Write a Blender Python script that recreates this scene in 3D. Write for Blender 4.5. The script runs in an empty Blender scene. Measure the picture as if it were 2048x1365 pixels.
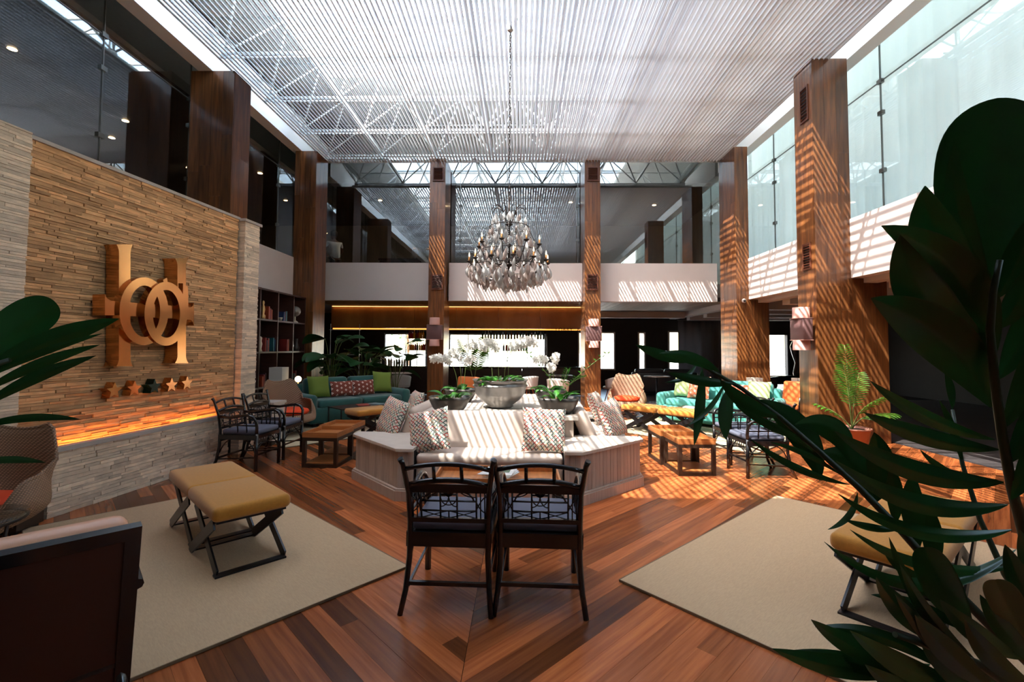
import bpy, math, random
from mathutils import Vector, Matrix, Euler
random.seed(7)
R = random.Random(11)
C = bpy.context.scene.collection
PI = math.pi
# ------------------------------------------------------------------ camera
F, PX, PY0, EYE = 940.0, 1024.0, 654.0, 1.55
PITCH, YAW, ROLL = math.radians(2.5), math.atan(18/940.), math.radians(0.34)
cam_d = bpy.data.cameras.new('camera'); cam = bpy.data.objects.new('camera', cam_d); C.objects.link(cam)
bpy.context.scene.camera = cam
cam_d.sensor_width = 36.0; cam_d.sensor_fit = 'HORIZONTAL'
cam_d.lens = F/2048*36.0; cam_d.clip_start = 0.05; cam_d.clip_end = 400
cam_d.shift_y = (PY0-682.5)/2048
RM = Matrix.Rotation(YAW, 3, 'Z') @ Matrix.Rotation(PI/2+PITCH, 3, 'X') @ Matrix.Rotation(ROLL, 3, 'Z')
cam.matrix_world = Matrix.Translation((0, 0, EYE)) @ RM.to_4x4()
O = Vector((0, 0, EYE))
def ray(px, py):
    return RM @ Vector(((px-PX)/F, -(py-PY0)/F, -1.0))
def G(px, py, z=0.0):
    d = ray(px, py); return O + d*((z-O.z)/d.z)
def AY(px, py, Y):
    d = ray(px, py); return O + d*(Y/d.y)
def AX(px, py, X):
    d = ray(px, py); return O + d*(X/d.x)
def proj(p):
    v = RM.transposed() @ (Vector(p)-O); return (PX+F*v.x/-v.z, PY0-F*v.y/-v.z)
# ------------------------------------------------------------------ light
W = bpy.data.worlds.new('sky'); bpy.context.scene.world = W; W.use_nodes = True
nt = W.node_tree; nt.nodes.clear()
wo = nt.nodes.new('ShaderNodeOutputWorld'); bg = nt.nodes.new('ShaderNodeBackground')
sky = nt.nodes.new('ShaderNodeTexSky'); sky.sky_type = 'NISHITA'; sky.sun_disc = False
sky.sun_elevation = math.radians(57); sky.sun_rotation = math.radians(232); sky.air_density = 1.3; sky.dust_density = 2.0
tint = nt.nodes.new('ShaderNodeVectorMath'); tint.operation = 'MULTIPLY'; tint.inputs[1].default_value = (1.12, 1.0, 0.86)
nt.links.new(sky.outputs[0], tint.inputs[0]); nt.links.new(tint.outputs[0], bg.inputs[0]); nt.links.new(bg.outputs[0], wo.inputs[0])
bg.inputs[1].default_value = 2.8
sun_d = bpy.data.lights.new('sun', 'SUN'); sun = bpy.data.objects.new('sun', sun_d); C.objects.link(sun)
sun_d.energy = 25.0; sun_d.angle = math.radians(0.4); sun_d.color = (1.0, 0.93, 0.84)
SUN = Vector((0.50, 0.39, -1.0)).normalized()
sun.rotation_euler = SUN.to_track_quat('-Z', 'Y').to_euler(); sun.location = (-6, -4, 14)
vs = bpy.context.scene.view_settings
vs.view_transform = 'Standard'; vs.look = 'None'; vs.exposure = 0.0; vs.gamma = 1.0; vs.use_curve_mapping = False
cy = bpy.context.scene.cycles
cy.max_bounces = 8; cy.diffuse_bounces = 4; cy.glossy_bounces = 3; cy.transmission_bounces = 4; cy.transparent_max_bounces = 12
cy.caustics_reflective = False; cy.caustics_refractive = False; cy.sample_clamp_indirect = 8
# ------------------------------------------------------------------ materials
def s2l(c):
    return tuple(((x/12.92) if x <= 0.04045 else ((x+0.055)/1.055)**2.4) for x in c)
def rgb(r, g, b): return s2l((r/255., g/255., b/255.))
MATS = {}
def base_mat(name):
    m = bpy.data.materials.new(name); m.use_nodes = True; MATS[name] = m
    return m, m.node_tree, m.node_tree.nodes['Principled BSDF']
def setin(b, key, v):
    b.inputs[key].default_value = v
def mat(name, col, rough=0.6, metal=0.0, noise=0.0, nscale=8.0, bump=0.0, bscale=60.0, stretch=None, vary=0.0, coat=0.0, trans=0.0, sheen=0.0, hue2=None):
    """principled material; noise mixes towards a darker / second colour, vary = piece to piece variation"""
    m, t, b = base_mat(name)
    setin(b, 'Base Color', (*col, 1)); setin(b, 'Roughness', rough); setin(b, 'Metallic', metal)
    if coat: setin(b, 'Coat Weight', coat); setin(b, 'Coat Roughness', 0.12)
    if sheen: setin(b, 'Sheen Weight', sheen)
    N = t.nodes; L = t.links
    tc = N.new('ShaderNodeTexCoord'); mp = N.new('ShaderNodeMapping'); L.new(tc.outputs['Object'], mp.inputs[0])
    if stretch: mp.inputs['Scale'].default_value = stretch
    out = None
    if noise > 0:
        nz = N.new('ShaderNodeTexNoise'); nz.inputs['Scale'].default_value = nscale; nz.inputs['Detail'].default_value = 5
        L.new(mp.outputs[0], nz.inputs['Vector'])
        cr = N.new('ShaderNodeValToRGB'); L.new(nz.outputs[0], cr.inputs[0])
        c2 = hue2 if hue2 else tuple(x*(1-noise) for x in col)
        cr.color_ramp.elements[0].position = 0.32; cr.color_ramp.elements[0].color = (*c2, 1)
        cr.color_ramp.elements[1].position = 0.68; cr.color_ramp.elements[1].color = (*col, 1)
        out = cr.outputs[0]
    if vary > 0:
        oi = N.new('ShaderNodeObjectInfo'); ge = N.new('ShaderNodeNewGeometry')
        ad = N.new('ShaderNodeMath'); ad.operation = 'ADD'; fr = N.new('ShaderNodeMath'); fr.operation = 'FRACT'
        L.new(oi.outputs['Random'], ad.inputs[0]); L.new(ge.outputs['Random Per Island'], ad.inputs[1]); L.new(ad.outputs[0], fr.inputs[0])
        mr = N.new('ShaderNodeMapRange'); L.new(fr.outputs[0], mr.inputs[0]); mr.inputs[3].default_value = 1-vary; mr.inputs[4].default_value = 1+vary*0.55
        mx = N.new('ShaderNodeVectorMath'); mx.operation = 'SCALE'
        if out: L.new(out, mx.inputs[0])
        else: mx.inputs[0].default_value = col
        L.new(mr.outputs[0], mx.inputs['Scale']); out = mx.outputs[0]
        # offset grain per piece
        cb = N.new('ShaderNodeCombineXYZ'); m3 = N.new('ShaderNodeMath'); m3.operation = 'MULTIPLY'; m3.inputs[1].default_value = 37.0
        L.new(fr.outputs[0], m3.inputs[0]); L.new(m3.outputs[0], cb.inputs[0]); L.new(m3.outputs[0], cb.inputs[2]); L.new(cb.outputs[0], mp.inputs['Location'])
    if out: L.new(out, b.inputs['Base Color'])
    if bump > 0:
        n2 = N.new('ShaderNodeTexNoise'); n2.inputs['Scale'].default_value = bscale; n2.inputs['Detail'].default_value = 3
        L.new(mp.outputs[0], n2.inputs['Vector'])
        bp = N.new('ShaderNodeBump'); bp.inputs['Strength'].default_value = bump; bp.inputs['Distance'].default_value = 0.01
        L.new(n2.outputs[0], bp.inputs['Height']); L.new(bp.outputs[0], b.inputs['Normal'])
    if trans > 0:
        tr = N.new('ShaderNodeBsdfTranslucent'); mxs = N.new('ShaderNodeMixShader'); mxs.inputs[0].default_value = trans
        if out: L.new(out, tr.inputs[0])
        else: tr.inputs[0].default_value = (*col, 1)
        om = N['Material Output']; L.new(b.outputs[0], mxs.inputs[1]); L.new(tr.outputs[0], mxs.inputs[2]); L.new(mxs.outputs[0], om.inputs[0])
    return m
def emit(name, col, s):
    m, t, b = base_mat(name); e = t.nodes.new('ShaderNodeEmission'); e.inputs[0].default_value = (*col, 1); e.inputs[1].default_value = s
    t.links.new(e.outputs[0], t.nodes['Material Output'].inputs[0]); return m
def glassy(name, ior=1.5, tint=(1, 1, 1), rough=0.0):
    """thin glass: Schlick reflection that is the same for both faces of a pane"""
    m, t, b = base_mat(name); N = t.nodes; L = t.links
    f0 = ((ior-1)/(ior+1))**2
    ge = N.new('ShaderNodeNewGeometry'); dt = N.new('ShaderNodeVectorMath'); dt.operation = 'DOT_PRODUCT'
    L.new(ge.outputs['Normal'], dt.inputs[0]); L.new(ge.outputs['Incoming'], dt.inputs[1])
    def mth(op, a, c=None):
        q = N.new('ShaderNodeMath'); q.operation = op
        for i, v in enumerate((a, c)):
            if v is None: continue
            if isinstance(v, (int, float)): q.inputs[i].default_value = v
            else: L.new(v, q.inputs[i])
        return q.outputs[0]
    k = mth('POWER', mth('SUBTRACT', 1.0, mth('ABSOLUTE', dt.outputs['Value'])), 5.0)
    f = mth('ADD', mth('MULTIPLY', k, 1-f0), f0)
    tr = N.new('ShaderNodeBsdfTransparent'); tr.inputs[0].default_value = (*tint, 1)
    gl = N.new('ShaderNodeBsdfGlossy'); gl.inputs['Roughness'].default_value = rough
    mx = N.new('ShaderNodeMixShader'); L.new(f, mx.inputs[0]); L.new(tr.outputs[0], mx.inputs[1]); L.new(gl.outputs[0], mx.inputs[2])
    L.new(mx.outputs[0], N['Material Output'].inputs[0]); return m
# ------------------------------------------------------------------ mesh builder
class B:
    def __init__(s): s.v = []; s.f = []; s.sm = []; s.mi = []; s.cur = 0
    def add(s, vs_, fs_, smooth=False, M=None):
        o = len(s.v)
        if M is not None: vs_ = [M @ Vector(v) for v in vs_]
        s.v += [tuple(v) for v in vs_]
        for f in fs_: s.f.append(tuple(i+o for i in f)); s.sm.append(smooth); s.mi.append(s.cur)
        return s
    def box(s, a, b, M=None):
        x0, y0, z0 = a; x1, y1, z1 = b
        return s.add([(x0,y0,z0),(x1,y0,z0),(x1,y1,z0),(x0,y1,z0),(x0,y0,z1),(x1,y0,z1),(x1,y1,z1),(x0,y1,z1)],
              [(0,3,2,1),(4,5,6,7),(0,1,5,4),(1,2,6,5),(2,3,7,6),(3,0,4,7)], False, M)
    def cbox(s, c, d, M=None):
        return s.box((c[0]-d[0]/2, c[1]-d[1]/2, c[2]-d[2]/2), (c[0]+d[0]/2, c[1]+d[1]/2, c[2]+d[2]/2), M)
    def bar(s, p, q, w, h=None, up=(0,0,1)):
        """rectangular bar from p to q"""
        h = h or w; p = Vector(p); q = Vector(q); d = q-p; L = d.length
        if L < 1e-6: return s
        d.normalize(); u = Vector(up)
        if abs(d.dot(u)) > 0.98: u = Vector((0,1,0))
        x = d.cross(u).normalized(); z = x.cross(d)
        vs_ = []
        for k in (0, L):
            for sx, sz in ((-1,-1),(1,-1),(1,1),(-1,1)):
                vs_.append(p+d*k+x*(sx*w/2)+z*(sz*h/2))
        return s.add(vs_, [(0,1,2,3),(4,7,6,5),(0,4,5,1),(1,5,6,2),(2,6,7,3),(3,7,4,0)])
    def tube(s, pts, r, n=8, closed=False, caps=True):
        pts = [Vector(p) for p in pts]; m = len(pts)
        rr = r if isinstance(r, (list, tuple)) else [r]*m
        vs_ = []; prev = None
        for i, p in enumerate(pts):
            if closed: d = pts[(i+1) % m]-pts[i-1]
            else: d = pts[min(i+1, m-1)]-pts[max(i-1, 0)]
            d.normalize()
            if prev is None:
                u = Vector((0,0,1)) if abs(d.z) < 0.9 else Vector((1,0,0))
            else: u = prev
            x = (u-d*u.dot(d)); 
            if x.length < 1e-5: x = d.orthogonal()
            x.normalize(); prev = x; y = d.cross(x)
            for k in range(n):
                a = 2*PI*k/n; vs_.append(p+(x*math.cos(a)+y*math.sin(a))*rr[i])
        fs_ = []
        for i in range(m if closed else m-1):
            j = (i+1) % m
            for k in range(n):
                k2 = (k+1) % n; fs_.append((i*n+k, i*n+k2, j*n+k2, j*n+k))
        s.add(vs_, fs_, True)
        if caps and not closed:
            o = len(s.v)-len(vs_)
            s.f.append(tuple(o+k for k in reversed(range(n)))); s.sm.append(False); s.mi.append(s.cur)
            s.f.append(tuple(o+(m-1)*n+k for k in range(n))); s.sm.append(False); s.mi.append(s.cur)
        return s
    def lathe(s, prof, n=20, M=None, sx=1, sy=1):
        vs_ = []; fs_ = []
        for r, z in prof:
            for k in range(n): a = 2*PI*k/n; vs_.append((r*sx*math.cos(a), r*sy*math.sin(a), z))
        for i in range(len(prof)-1):
            for k in range(n):
                k2 = (k+1) % n; fs_.append((i*n+k, i*n+k2, (i+1)*n+k2, (i+1)*n+k))
        return s.add(vs_, fs_, True, M)
    def prism(s, poly, z0, z1, M=None):
        n = len(poly); ar = sum(poly[i][0]*poly[(i+1)%n][1]-poly[(i+1)%n][0]*poly[i][1] for i in range(n))
        if ar < 0: poly = poly[::-1]
        vs_ = [(x, y, z0) for x, y in poly]+[(x, y, z1) for x, y in poly]
        fs_ = [tuple(reversed(range(n))), tuple(range(n, 2*n))]+[(i, (i+1)%n, n+(i+1)%n, n+i) for i in range(n)]
        return s.add(vs_, fs_, False, M)
    def rbox(s, c, d, r, n=3, M=None):
        """box with rounded edges"""
        hx, hy, hz = d[0]/2, d[1]/2, d[2]/2; r = min(r, hx*0.999, hy*0.999, hz*0.999)
        def ax(h):
            a = []
            for k in range(n+1): a.append(-h+r*(1-math.cos(PI/2*k/n)) if k < n else -(h-r))
            return a+[-x for x in reversed(a)]
        X, Y, Z = ax(hx), ax(hy), ax(hz); vs_ = []; idx = {}; fs_ = []
        def vid(x, y, z):
            k = (round(x,6), round(y,6), round(z,6))
            if k not in idx:
                i = Vector((max(-hx+r, min(hx-r, x)), max(-hy+r, min(hy-r, y)), max(-hz+r, min(hz-r, z))))
                p = Vector((x,y,z)); q = p-i
                if q.length > 1e-7: p = i+q.normalized()*r
                idx[k] = len(vs_); vs_.append(p+Vector(c))
            return idx[k]
        def face(U, V, fn, flip):
            for i in range(len(U)-1):
                for j in range(len(V)-1):
                    q = (vid(*fn(U[i],V[j])), vid(*fn(U[i+1],V[j])), vid(*fn(U[i+1],V[j+1])), vid(*fn(U[i],V[j+1])))
                    fs_.append(q[::-1] if flip else q)
        for sg in (1, -1):
            face(X, Y, lambda u, v: (u, v, sg*hz), sg < 0)
            face(Y, Z, lambda u, v: (sg*hx, u, v), sg < 0)
            face(Z, X, lambda u, v: (v, sg*hy, u), sg < 0)
        return s.add(vs_, fs_, True, M)
    def pillow(s, w, h, t, n=10, pinch=0.06, M=None):
        """square cushion standing in the XZ plane, thickness along Y, centred"""
        vs_ = []; fs_ = []
        for sd in (1, -1):
            for i in range(n+1):
                for j in range(n+1):
                    u = -1+2*i/n; v = -1+2*j/n
                    k = 1-pinch*(1-u*u)*0.0
                    x = u*(1-pinch*(1-v*v))*w/2; z = v*(1-pinch*(1-u*u))*h/2
                    q = max(0, (1-u**4))*max(0, (1-v**4))
                    y = sd*t/2*(q**0.5)
                    vs_.append((x, y, z))
        m = (n+1)*(n+1)
        for sd in (0, 1):
            for i in range(n):
                for j in range(n):
                    a = sd*m+i*(n+1)+j; q = (a, a+1, a+n+2, a+n+1)
                    fs_.append(q if sd == 0 else q[::-1])
        return s.add(vs_, fs_, True, M)
    def grid(s, rows, smooth=True, flip=False):
        """rows: list of equal-length point lists"""
        n = len(rows[0]); vs_ = [p for r in rows for p in r]; fs_ = []
        for i in range(len(rows)-1):
            for j in range(n-1):
                q = (i*n+j, i*n+j+1, (i+1)*n+j+1, (i+1)*n+j); fs_.append(q[::-1] if flip else q)
        return s.add(vs_, fs_, smooth)
    def mesh(s, name):
        me = bpy.data.meshes.new(name); me.from_pydata(s.v, [], s.f)
        me.polygons.foreach_set('use_smooth', s.sm); 
        if any(s.mi): me.polygons.foreach_set('material_index', s.mi)
        me.update(); return me
def obj(name, b, m, parent=None, loc=None, solid=0, label=None):
    me = b if isinstance(b, bpy.types.Mesh) else b.mesh(name)
    if not isinstance(b, bpy.types.Mesh) or not me.materials:
        for x in (m if isinstance(m, (list, tuple)) else [m]): me.materials.append(x)
    o = bpy.data.objects.new(name, me); C.objects.link(o)
    if parent: o.parent = parent
    if loc is not None: o.location = loc
    if solid:
        md = o.modifiers.new('solid', 'SOLIDIFY'); md.thickness = solid; md.offset = 0
    if label: o['label'] = label
    return o
def tag(o, label, cat, group=None, kind=None):
    if label: o['label'] = label
    if cat: o['category'] = cat
    if group: o['group'] = group
    if kind: o['kind'] = kind
    return o
def thing(name, label, cat, loc=(0,0,0), rz=0.0, group=None):
    o = bpy.data.objects.new(name, None); C.objects.link(o); o.location = loc; o.rotation_euler = (0, 0, rz)
    o.empty_display_size = 0.1
    return tag(o, label, cat, group)
def struct(name, b, m, parent=None, solid=0):
    o = obj(name, b, m, parent, None, solid); 
    if not parent: o['kind'] = 'structure'
    return o
def stuff(o): o['kind'] = 'stuff'; return o
KIDS = {}
def dup(root, loc=None, rz=None, label=None, group=None, scale=None):
    if not KIDS.get('n') == len(C.objects):
        KIDS.clear()
        for o in C.objects:
            if o.parent: KIDS.setdefault(o.parent.name, []).append(o)
        KIDS['n'] = len(C.objects)
    made = 0
    def cp(o, par):
        nonlocal made
        c = o.copy(); C.objects.link(c); c.parent = par; made += 1
        for ch in KIDS.get(o.name, []): 
            k = cp(ch, c); KIDS.setdefault(c.name, []).append(k)
        return c
    r = cp(root, None); KIDS['n'] += made
    if loc is not None: r.location = loc
    if rz is not None: r.rotation_euler = (0, 0, rz)
    if scale: r.scale = scale
    if label: r['label'] = label
    if group: r['group'] = group
    return r
def T(x, y, z, rz=0, rx=0, ry=0):
    return Matrix.Translation((x, y, z)) @ Euler((rx, ry, rz)).to_matrix().to_4x4()
# ------------------------------------------------------------------ shared materials
M_white = mat('white_plaster', rgb(212,200,194), 0.75, noise=0.05, nscale=1.5, bump=0.03, bscale=90)
M_beam = mat('white_beam', rgb(246,244,240), 0.6)
M_roof = mat('roof_lining', rgb(206,206,200), 0.8, noise=0.12, nscale=14)
M_steel = mat('white_steel', rgb(205,208,205), 0.45)
M_slat = mat('louvre_aluminium', rgb(226,226,226), 0.35, noise=0.04, nscale=3)
M_dark = mat('dark_wall', rgb(38,30,27), 0.7, noise=0.3, nscale=2)
M_mezz = mat('mezzanine_wall', rgb(132,122,110), 0.8)
M_colwood = mat('column_wood', rgb(136,84,44), 0.32, noise=0.5, nscale=2.2, stretch=(9,9,0.7), vary=0.3, bump=0.05, bscale=30, coat=0.25, hue2=rgb(84,48,26))
M_floor = mat('floor_wood', rgb(178,102,56), 0.24, noise=0.3, nscale=2.4, stretch=(.8,16,16), vary=0.78, bump=0.015, bscale=25, coat=0.0, hue2=rgb(142,74,40)); M_floor.node_tree.nodes['Principled BSDF'].inputs['Specular IOR Level'].default_value = 0.35
M_gap = mat('floor_gap', rgb(24,12,8), 0.8)
M_greyfl = mat('grey_decking', rgb(84,78,78), 0.35, noise=0.35, nscale=3, stretch=(1,14,14), vary=0.25)
M_ceilw = mat('ceiling_boards', rgb(150,128,104), 0.6, noise=0.3, nscale=3, stretch=(14,1,14), vary=0.2)
M_fascia = mat('fascia_wood', rgb(196,142,88), 0.35, noise=0.5, nscale=1.6, stretch=(1,1,0.5), hue2=rgb(150,94,54))
M_darkw = mat('dark_timber', rgb(44,26,20), 0.4, noise=0.4, nscale=4, stretch=(8,8,1))
M_glass = glassy('pane_glass', 2.5, (0.965,0.985,0.975))
M_clear = glassy('clear_glass', 1.35, (0.95,0.97,0.97))
M_black = mat('black_metal', rgb(22,22,24), 0.35)
M_black2 = mat('black_lacquer', rgb(20,18,19), 0.22, coat=0.3)
M_conc = mat('pale_paving', rgb(214,208,198), 0.8, noise=0.1, nscale=0.4)
M_warm = emit('warm_lamp', (1.0,0.62,0.26), 14.0)
M_led = emit('led_strip', (1.0,0.36,0.06), 2.2)
ZL = 6.5       # louvre level
# ------------------------------------------------------------------ floor
b = B(); b.box((-6.4,-3,-0.2), (6.25,12.6,-0.02))
floor = struct('floor', b, M_gap)
MX, PW = -0.27, 0.105
def clip(poly, a, bb, c):       # keep a*x+b*y<=c
    out = []
    for i in range(len(poly)):
        p, q = poly[i], poly[(i+1) % len(poly)]
        dp, dq = a*p[0]+bb*p[1]-c, a*q[0]+bb*q[1]-c
        if dp <= 0: out.append(p)
        if (dp < 0 < dq) or (dq < 0 < dp):
            t = dp/(dp-dq); out.append((p[0]+(q[0]-p[0])*t, p[1]+(q[1]-p[1])*t))
    return out
boards = []
s2 = math.sqrt(0.5)
for side in (1, -1):
    k = int(-5.0/PW)
    while k*PW < 9.2:
        c0, c1 = k*PW+0.0005, (k+1)*PW-0.0005
        u = -8 + R.random()*1.6 if True else 0
        t0 = -1.0 if k > -999 else 0
        t = R.uniform(-2.2, -0.4)
        while t < 11:
            L = R.uniform(1.3, 2.9); ta, tb = t+0.0005, t+L-0.0005; t += L
            poly = []
            for (tt, cc) in ((ta,c0),(tb,c0),(tb,c1),(ta,c1)):
                poly.append((tt*s2-cc*s2, tt*s2+cc*s2))   # u=(1,1), n=(-1,1)
            poly = clip(poly, -1, 0, -0.0015)               # x' >= 0
            if len(poly) < 3: continue
            poly = clip(poly, 0, 1, 12.4); 
            if len(poly) < 3: continue
            poly = clip(poly, 0, -1, 1.6)
            if len(poly) < 3: continue
            lim = (6.2-MX) if side == 1 else (5.95+MX)
            poly = clip(poly, 1, 0, lim)
            if len(poly) < 3: continue
            poly = [(MX+side*x, y) for x, y in poly]
            ar = abs(sum(poly[i][0]*poly[(i+1)%len(poly)][1]-poly[(i+1)%len(poly)][0]*poly[i][1] for i in range(len(poly))))/2
            if ar < 0.002: continue
            cx = sum(p[0] for p in poly)/len(poly); cyy = sum(p[1] for p in poly)/len(poly)
            vis = cyy > 1.4 and abs(cx) < 1.12*cyy+0.3
            boards.append(((0 if vis else 100)+math.hypot(cx, cyy)/max(ar, .05)**0.25, poly, side, cx, cyy))
        k += 1
boards.sort(key=lambda q: q[0])
rest = {1: B(), -1: B()}
for i, (_, poly, side, cx, cyy) in enumerate(boards):
    an = PI/4 if side == 1 else 3*PI/4
    ca, sa = math.cos(-an), math.sin(-an)
    loc = (cx, cyy, 0)
    pl = [((x-cx)*ca-(y-cyy)*sa, (x-cx)*sa+(y-cyy)*ca) for x, y in poly]
    if i < 300:
        bb = B(); bb.prism(pl, -0.018, R.uniform(-0.0004, 0.0004)); o = obj('floorboard', bb, M_floor, floor, loc); o.rotation_euler = (0, 0, an)
    else:
        # joined boards share a frame turned with the grain
        c_, s_ = math.cos(-an), math.sin(-an)
        rest[side].prism([(x*c_-y*s_, x*s_+y*c_) for x, y in poly], -0.018, 0.0)
for side in (1, -1):
    an = PI/4 if side == 1 else 3*PI/4
    o = obj('floorboards_beyond', rest[side], M_floor, floor); o.rotation_euler = (0, 0, an); stuff(o)
# outer grey decking
b = B(); b.box((6.25,-3,-0.2), (13,18.2,-0.02)); b.box((-6.4,12.6,-0.2), (6.25,18.2,-0.02)); b.box((-13,-3,-0.2),(-6.4,18.2,-0.02))
floor2 = struct('floor', b, M_gap)
dk = B(); dk.box((6.255,0,-0.02), (13,0.117,0.0)); dkm = dk.mesh('deckboard')
dk2 = B(); dk2.box((-6.4,0,-0.02), (6.25,0.117,0.0)); dkm2 = dk2.mesh('deckboard')
for i in range(95):
    o = obj('deckboard', dkm, M_greyfl, floor2, (0, 3.4+i*0.12+0.002, 0))
for i in range(46):
    o = obj('deckboard', dkm2, M_greyfl, floor2, (0, 12.62+i*0.12, 0))
b = B(); b.box((-13,-3,-0.02),(-6.4,18.2,-0.001)); b.box((6.25,-3,-0.02),(13,3.4,-0.001)); obj('far_decking', b, M_greyfl, floor2)
b = B(); b.box((-60,18.4,-0.4), (80,140,-0.2)); b.box((13.2,-60,-0.4), (80,18.4,-0.2)); tagp = struct('ground', b, M_conc)
# ------------------------------------------------------------------ walls
b = B(); b.box((-13,-3.2,-0.2),(6.3,-3,8.2)); b.box((6.3,-3.2,-0.2),(13,-3,2.95)); struct('wall_front', b, M_mezz)
b = B(); b.box((-13.2,-3,-0.2),(-13,18.4,6.6)); struct('wall_left', b, M_dark)
b = B(); b.box((13,-3,-0.2),(13.2,18.4,3.0)); struct('wall_right', b, M_dark)
# back wall with openings
ops = [(-5.30,-3.64,0.60,2.07),(-2.78,0.96,0.60,2.07),(2.2,3.62,0.70,2.16),(4.5,4.78,0.55,2.16),(5.65,6.9,0.5,2.2),(9.35,10.2,-0.05,2.08)]
b = B(); x = -13.0
for (xa, xb, za, zb) in ops:
    b.box((x,18.2,-0.2),(xa,18.4,2.85)); b.box((xa,18.2,-0.2),(xb,18.4,za)); b.box((xa,18.2,zb),(xb,18.4,2.85)); x = xb
b.box((x,18.2,-0.2),(13,18.4,2.85)); 
struct('wall_back', b, M_dark)
b = B(); b.box((-13,18.2,2.85),(6.3,18.4,6.6)); b.box((6.16,13.45,3.3),(6.3,18.2,8.0)); struct('wall_back', b, M_mezz)
for i, (xa, xb, za, zb) in enumerate(ops[:5]):
    fr = B()
    w = 0.05
    fr.box((xa,18.12,za),(xa+w,18.3,zb)); fr.box((xb-w,18.12,za),(xb,18.3,zb)); fr.box((xa+w,18.12,zb-w),(xb-w,18.3,zb)); fr.box((xa+w,18.12,za),(xb-w,18.3,za+w))
    wn = struct('window_%d' % (i+1), fr, mat('window_frame_%d' % i, rgb(170,182,196), 0.5) if i < 2 else M_white)
    p = B(); p.box((xa+w,18.2,za+w),(xb-w,18.206,zb-w)); obj('pane', p, M_clear, wn)
# mezzanine slab behind the parapets
b = B()
b.box((-13,12.95,2.95),(13,18.2,3.3)); b.box((-13,-3,2.95),(-5.95,12.95,3.3)); b.box((5.75,-3,2.86),(13,12.95,3.3))
struct('ceiling', b, M_mezz)
# parapets (white balcony fronts)
def parapet(name, a, bb):
    p = B(); p.box(a, bb); return struct(name, p, M_white)
parapet('trim_1', (-5.62,12.75,2.81), (-2.42,12.95,3.85))
parapet('trim_2', (-1.98,12.75,2.81), (1.66,12.95,3.85))
parapet('trim_3', (2.09,12.75,2.81), (5.3,12.95,3.85))
parapet('trim_4', (-5.92,8.66,2.83), (-5.72,11.62,3.78))
parapet('trim_5', (-5.92,-3,2.83), (-5.72,8.16,3.78))
parapet('trim_6', (5.50,8.35,2.74), (5.70,11.42,3.73))
parapet('trim_7', (5.50,-3,2.74), (5.70,7.9,3.73))
# ceiling boards under the back mezzanine
b = B(); b.box((-6,12.95,2.84),(5.6,18.2,2.95)); cl = struct('ceiling', b, M_darkw)
cb = B(); cb.box((0,12.96,2.815),(0.192,18.19,2.84)); cbm = cb.mesh('ceiling_board')
for i in range(58): obj('ceiling_board', cbm, M_ceilw, cl, (-5.95+i*0.2, 0, 0))
# under the right mezzanine: pale cross beams
b = B(); b.box((5.7,-3,2.82),(13,18.2,2.86)); cr_ = struct('ceiling', b, M_white)
for i in range(11):
    p = B(); p.box((5.96,1.2+i*1.55,2.55),(13,1.5+i*1.55,2.82)); obj('ceiling_beam', p, M_white, cr_)
b = B(); b.box((5.72,-2.9,2.66),(5.95,18.2,2.82)); obj('ceiling_beam', b, M_white, cr_)
b = B(); b.box((-5.95,16.4,2.6),(5.7,16.65,2.815)); obj('ceiling_beam', b, M_white, cl)
# left, below the mezzanine
b = B(); b.box((-13,-3,2.83),(-5.92,13,2.95)); struct('ceiling', b, M_darkw)
# back wall behind bookshelf
b = B(); b.box((-6.35,6.9,0),(-6.2,12.9,2.83)); struct('wall_left', b, M_dark)
# ------------------------------------------------------------------ roof, skylight
OX0, OX1, OY0, OY1 = -4.75, 3.66, 1.75, 10.93
b = B(); z0, z1 = 8.0, 8.25
b.box((-13,-3,z0),(OX0,18.4,z1)); b.box((OX1,-3,z0),(6.3,18.4,z1)); b.box((OX0,-3,z0),(OX1,OY0,z1)); b.box((OX0,OY1,z0),(OX1,18.4,z1))
roof = struct('ceiling', b, M_roof)
b = B(); b.box((-13.2,-3.2,6.6),(-13,18.4,8.2)); b.box((-13,18.2,6.6),(6.3,18.4,8.2)); struct('wall_back', b, M_mezz)
# lower ceilings of the mezzanine rooms
b = B(); b.box((-13,-3,6.3),(-6.45,18.2,6.4)); b.box((-6.45,13.7,6.3),(6.16,18.2,6.4)); mc = struct('ceiling', b, M_darkw)
# skylight bars and glass
sk = thing('skylight', 'glazed skylight with thin white glazing bars above the louvred ceiling', 'skylight', (0,0,8.05))
gb = B(); gb.box((-0.025,OY0,0),(0.025,OY1,0.09)); gbm = gb.mesh('glazing_bar')
gb = B(); gb.box((OX0,-0.02,0),(OX1,0.02,0.07)); gbm2 = gb.mesh('glazing_bar')
n = 8
for i in range(n+1): obj('glazing_bar', gbm, M_steel, sk, (OX0+(OX1-OX0)*i/n, 0, 0))
for j in range(7): obj('glazing_bar', gbm2, M_steel, sk, (0, OY0+(OY1-OY0)*j/6, 0.005))
pn = B(); pn.box((0.03,0.025,0.03),((OX1-OX0)/n-0.03,(OY1-OY0)/6-0.025,0.036)); pnm = pn.mesh('pane')
M_sky_pane = glassy('skylight_glass', 1.15, (0.93,0.96,0.98))
for i in range(n):
    for j in range(6): obj('pane', pnm, M_sky_pane, sk, (OX0+(OX1-OX0)*i/n, OY0+(OY1-OY0)*j/6, 0.02))
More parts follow.
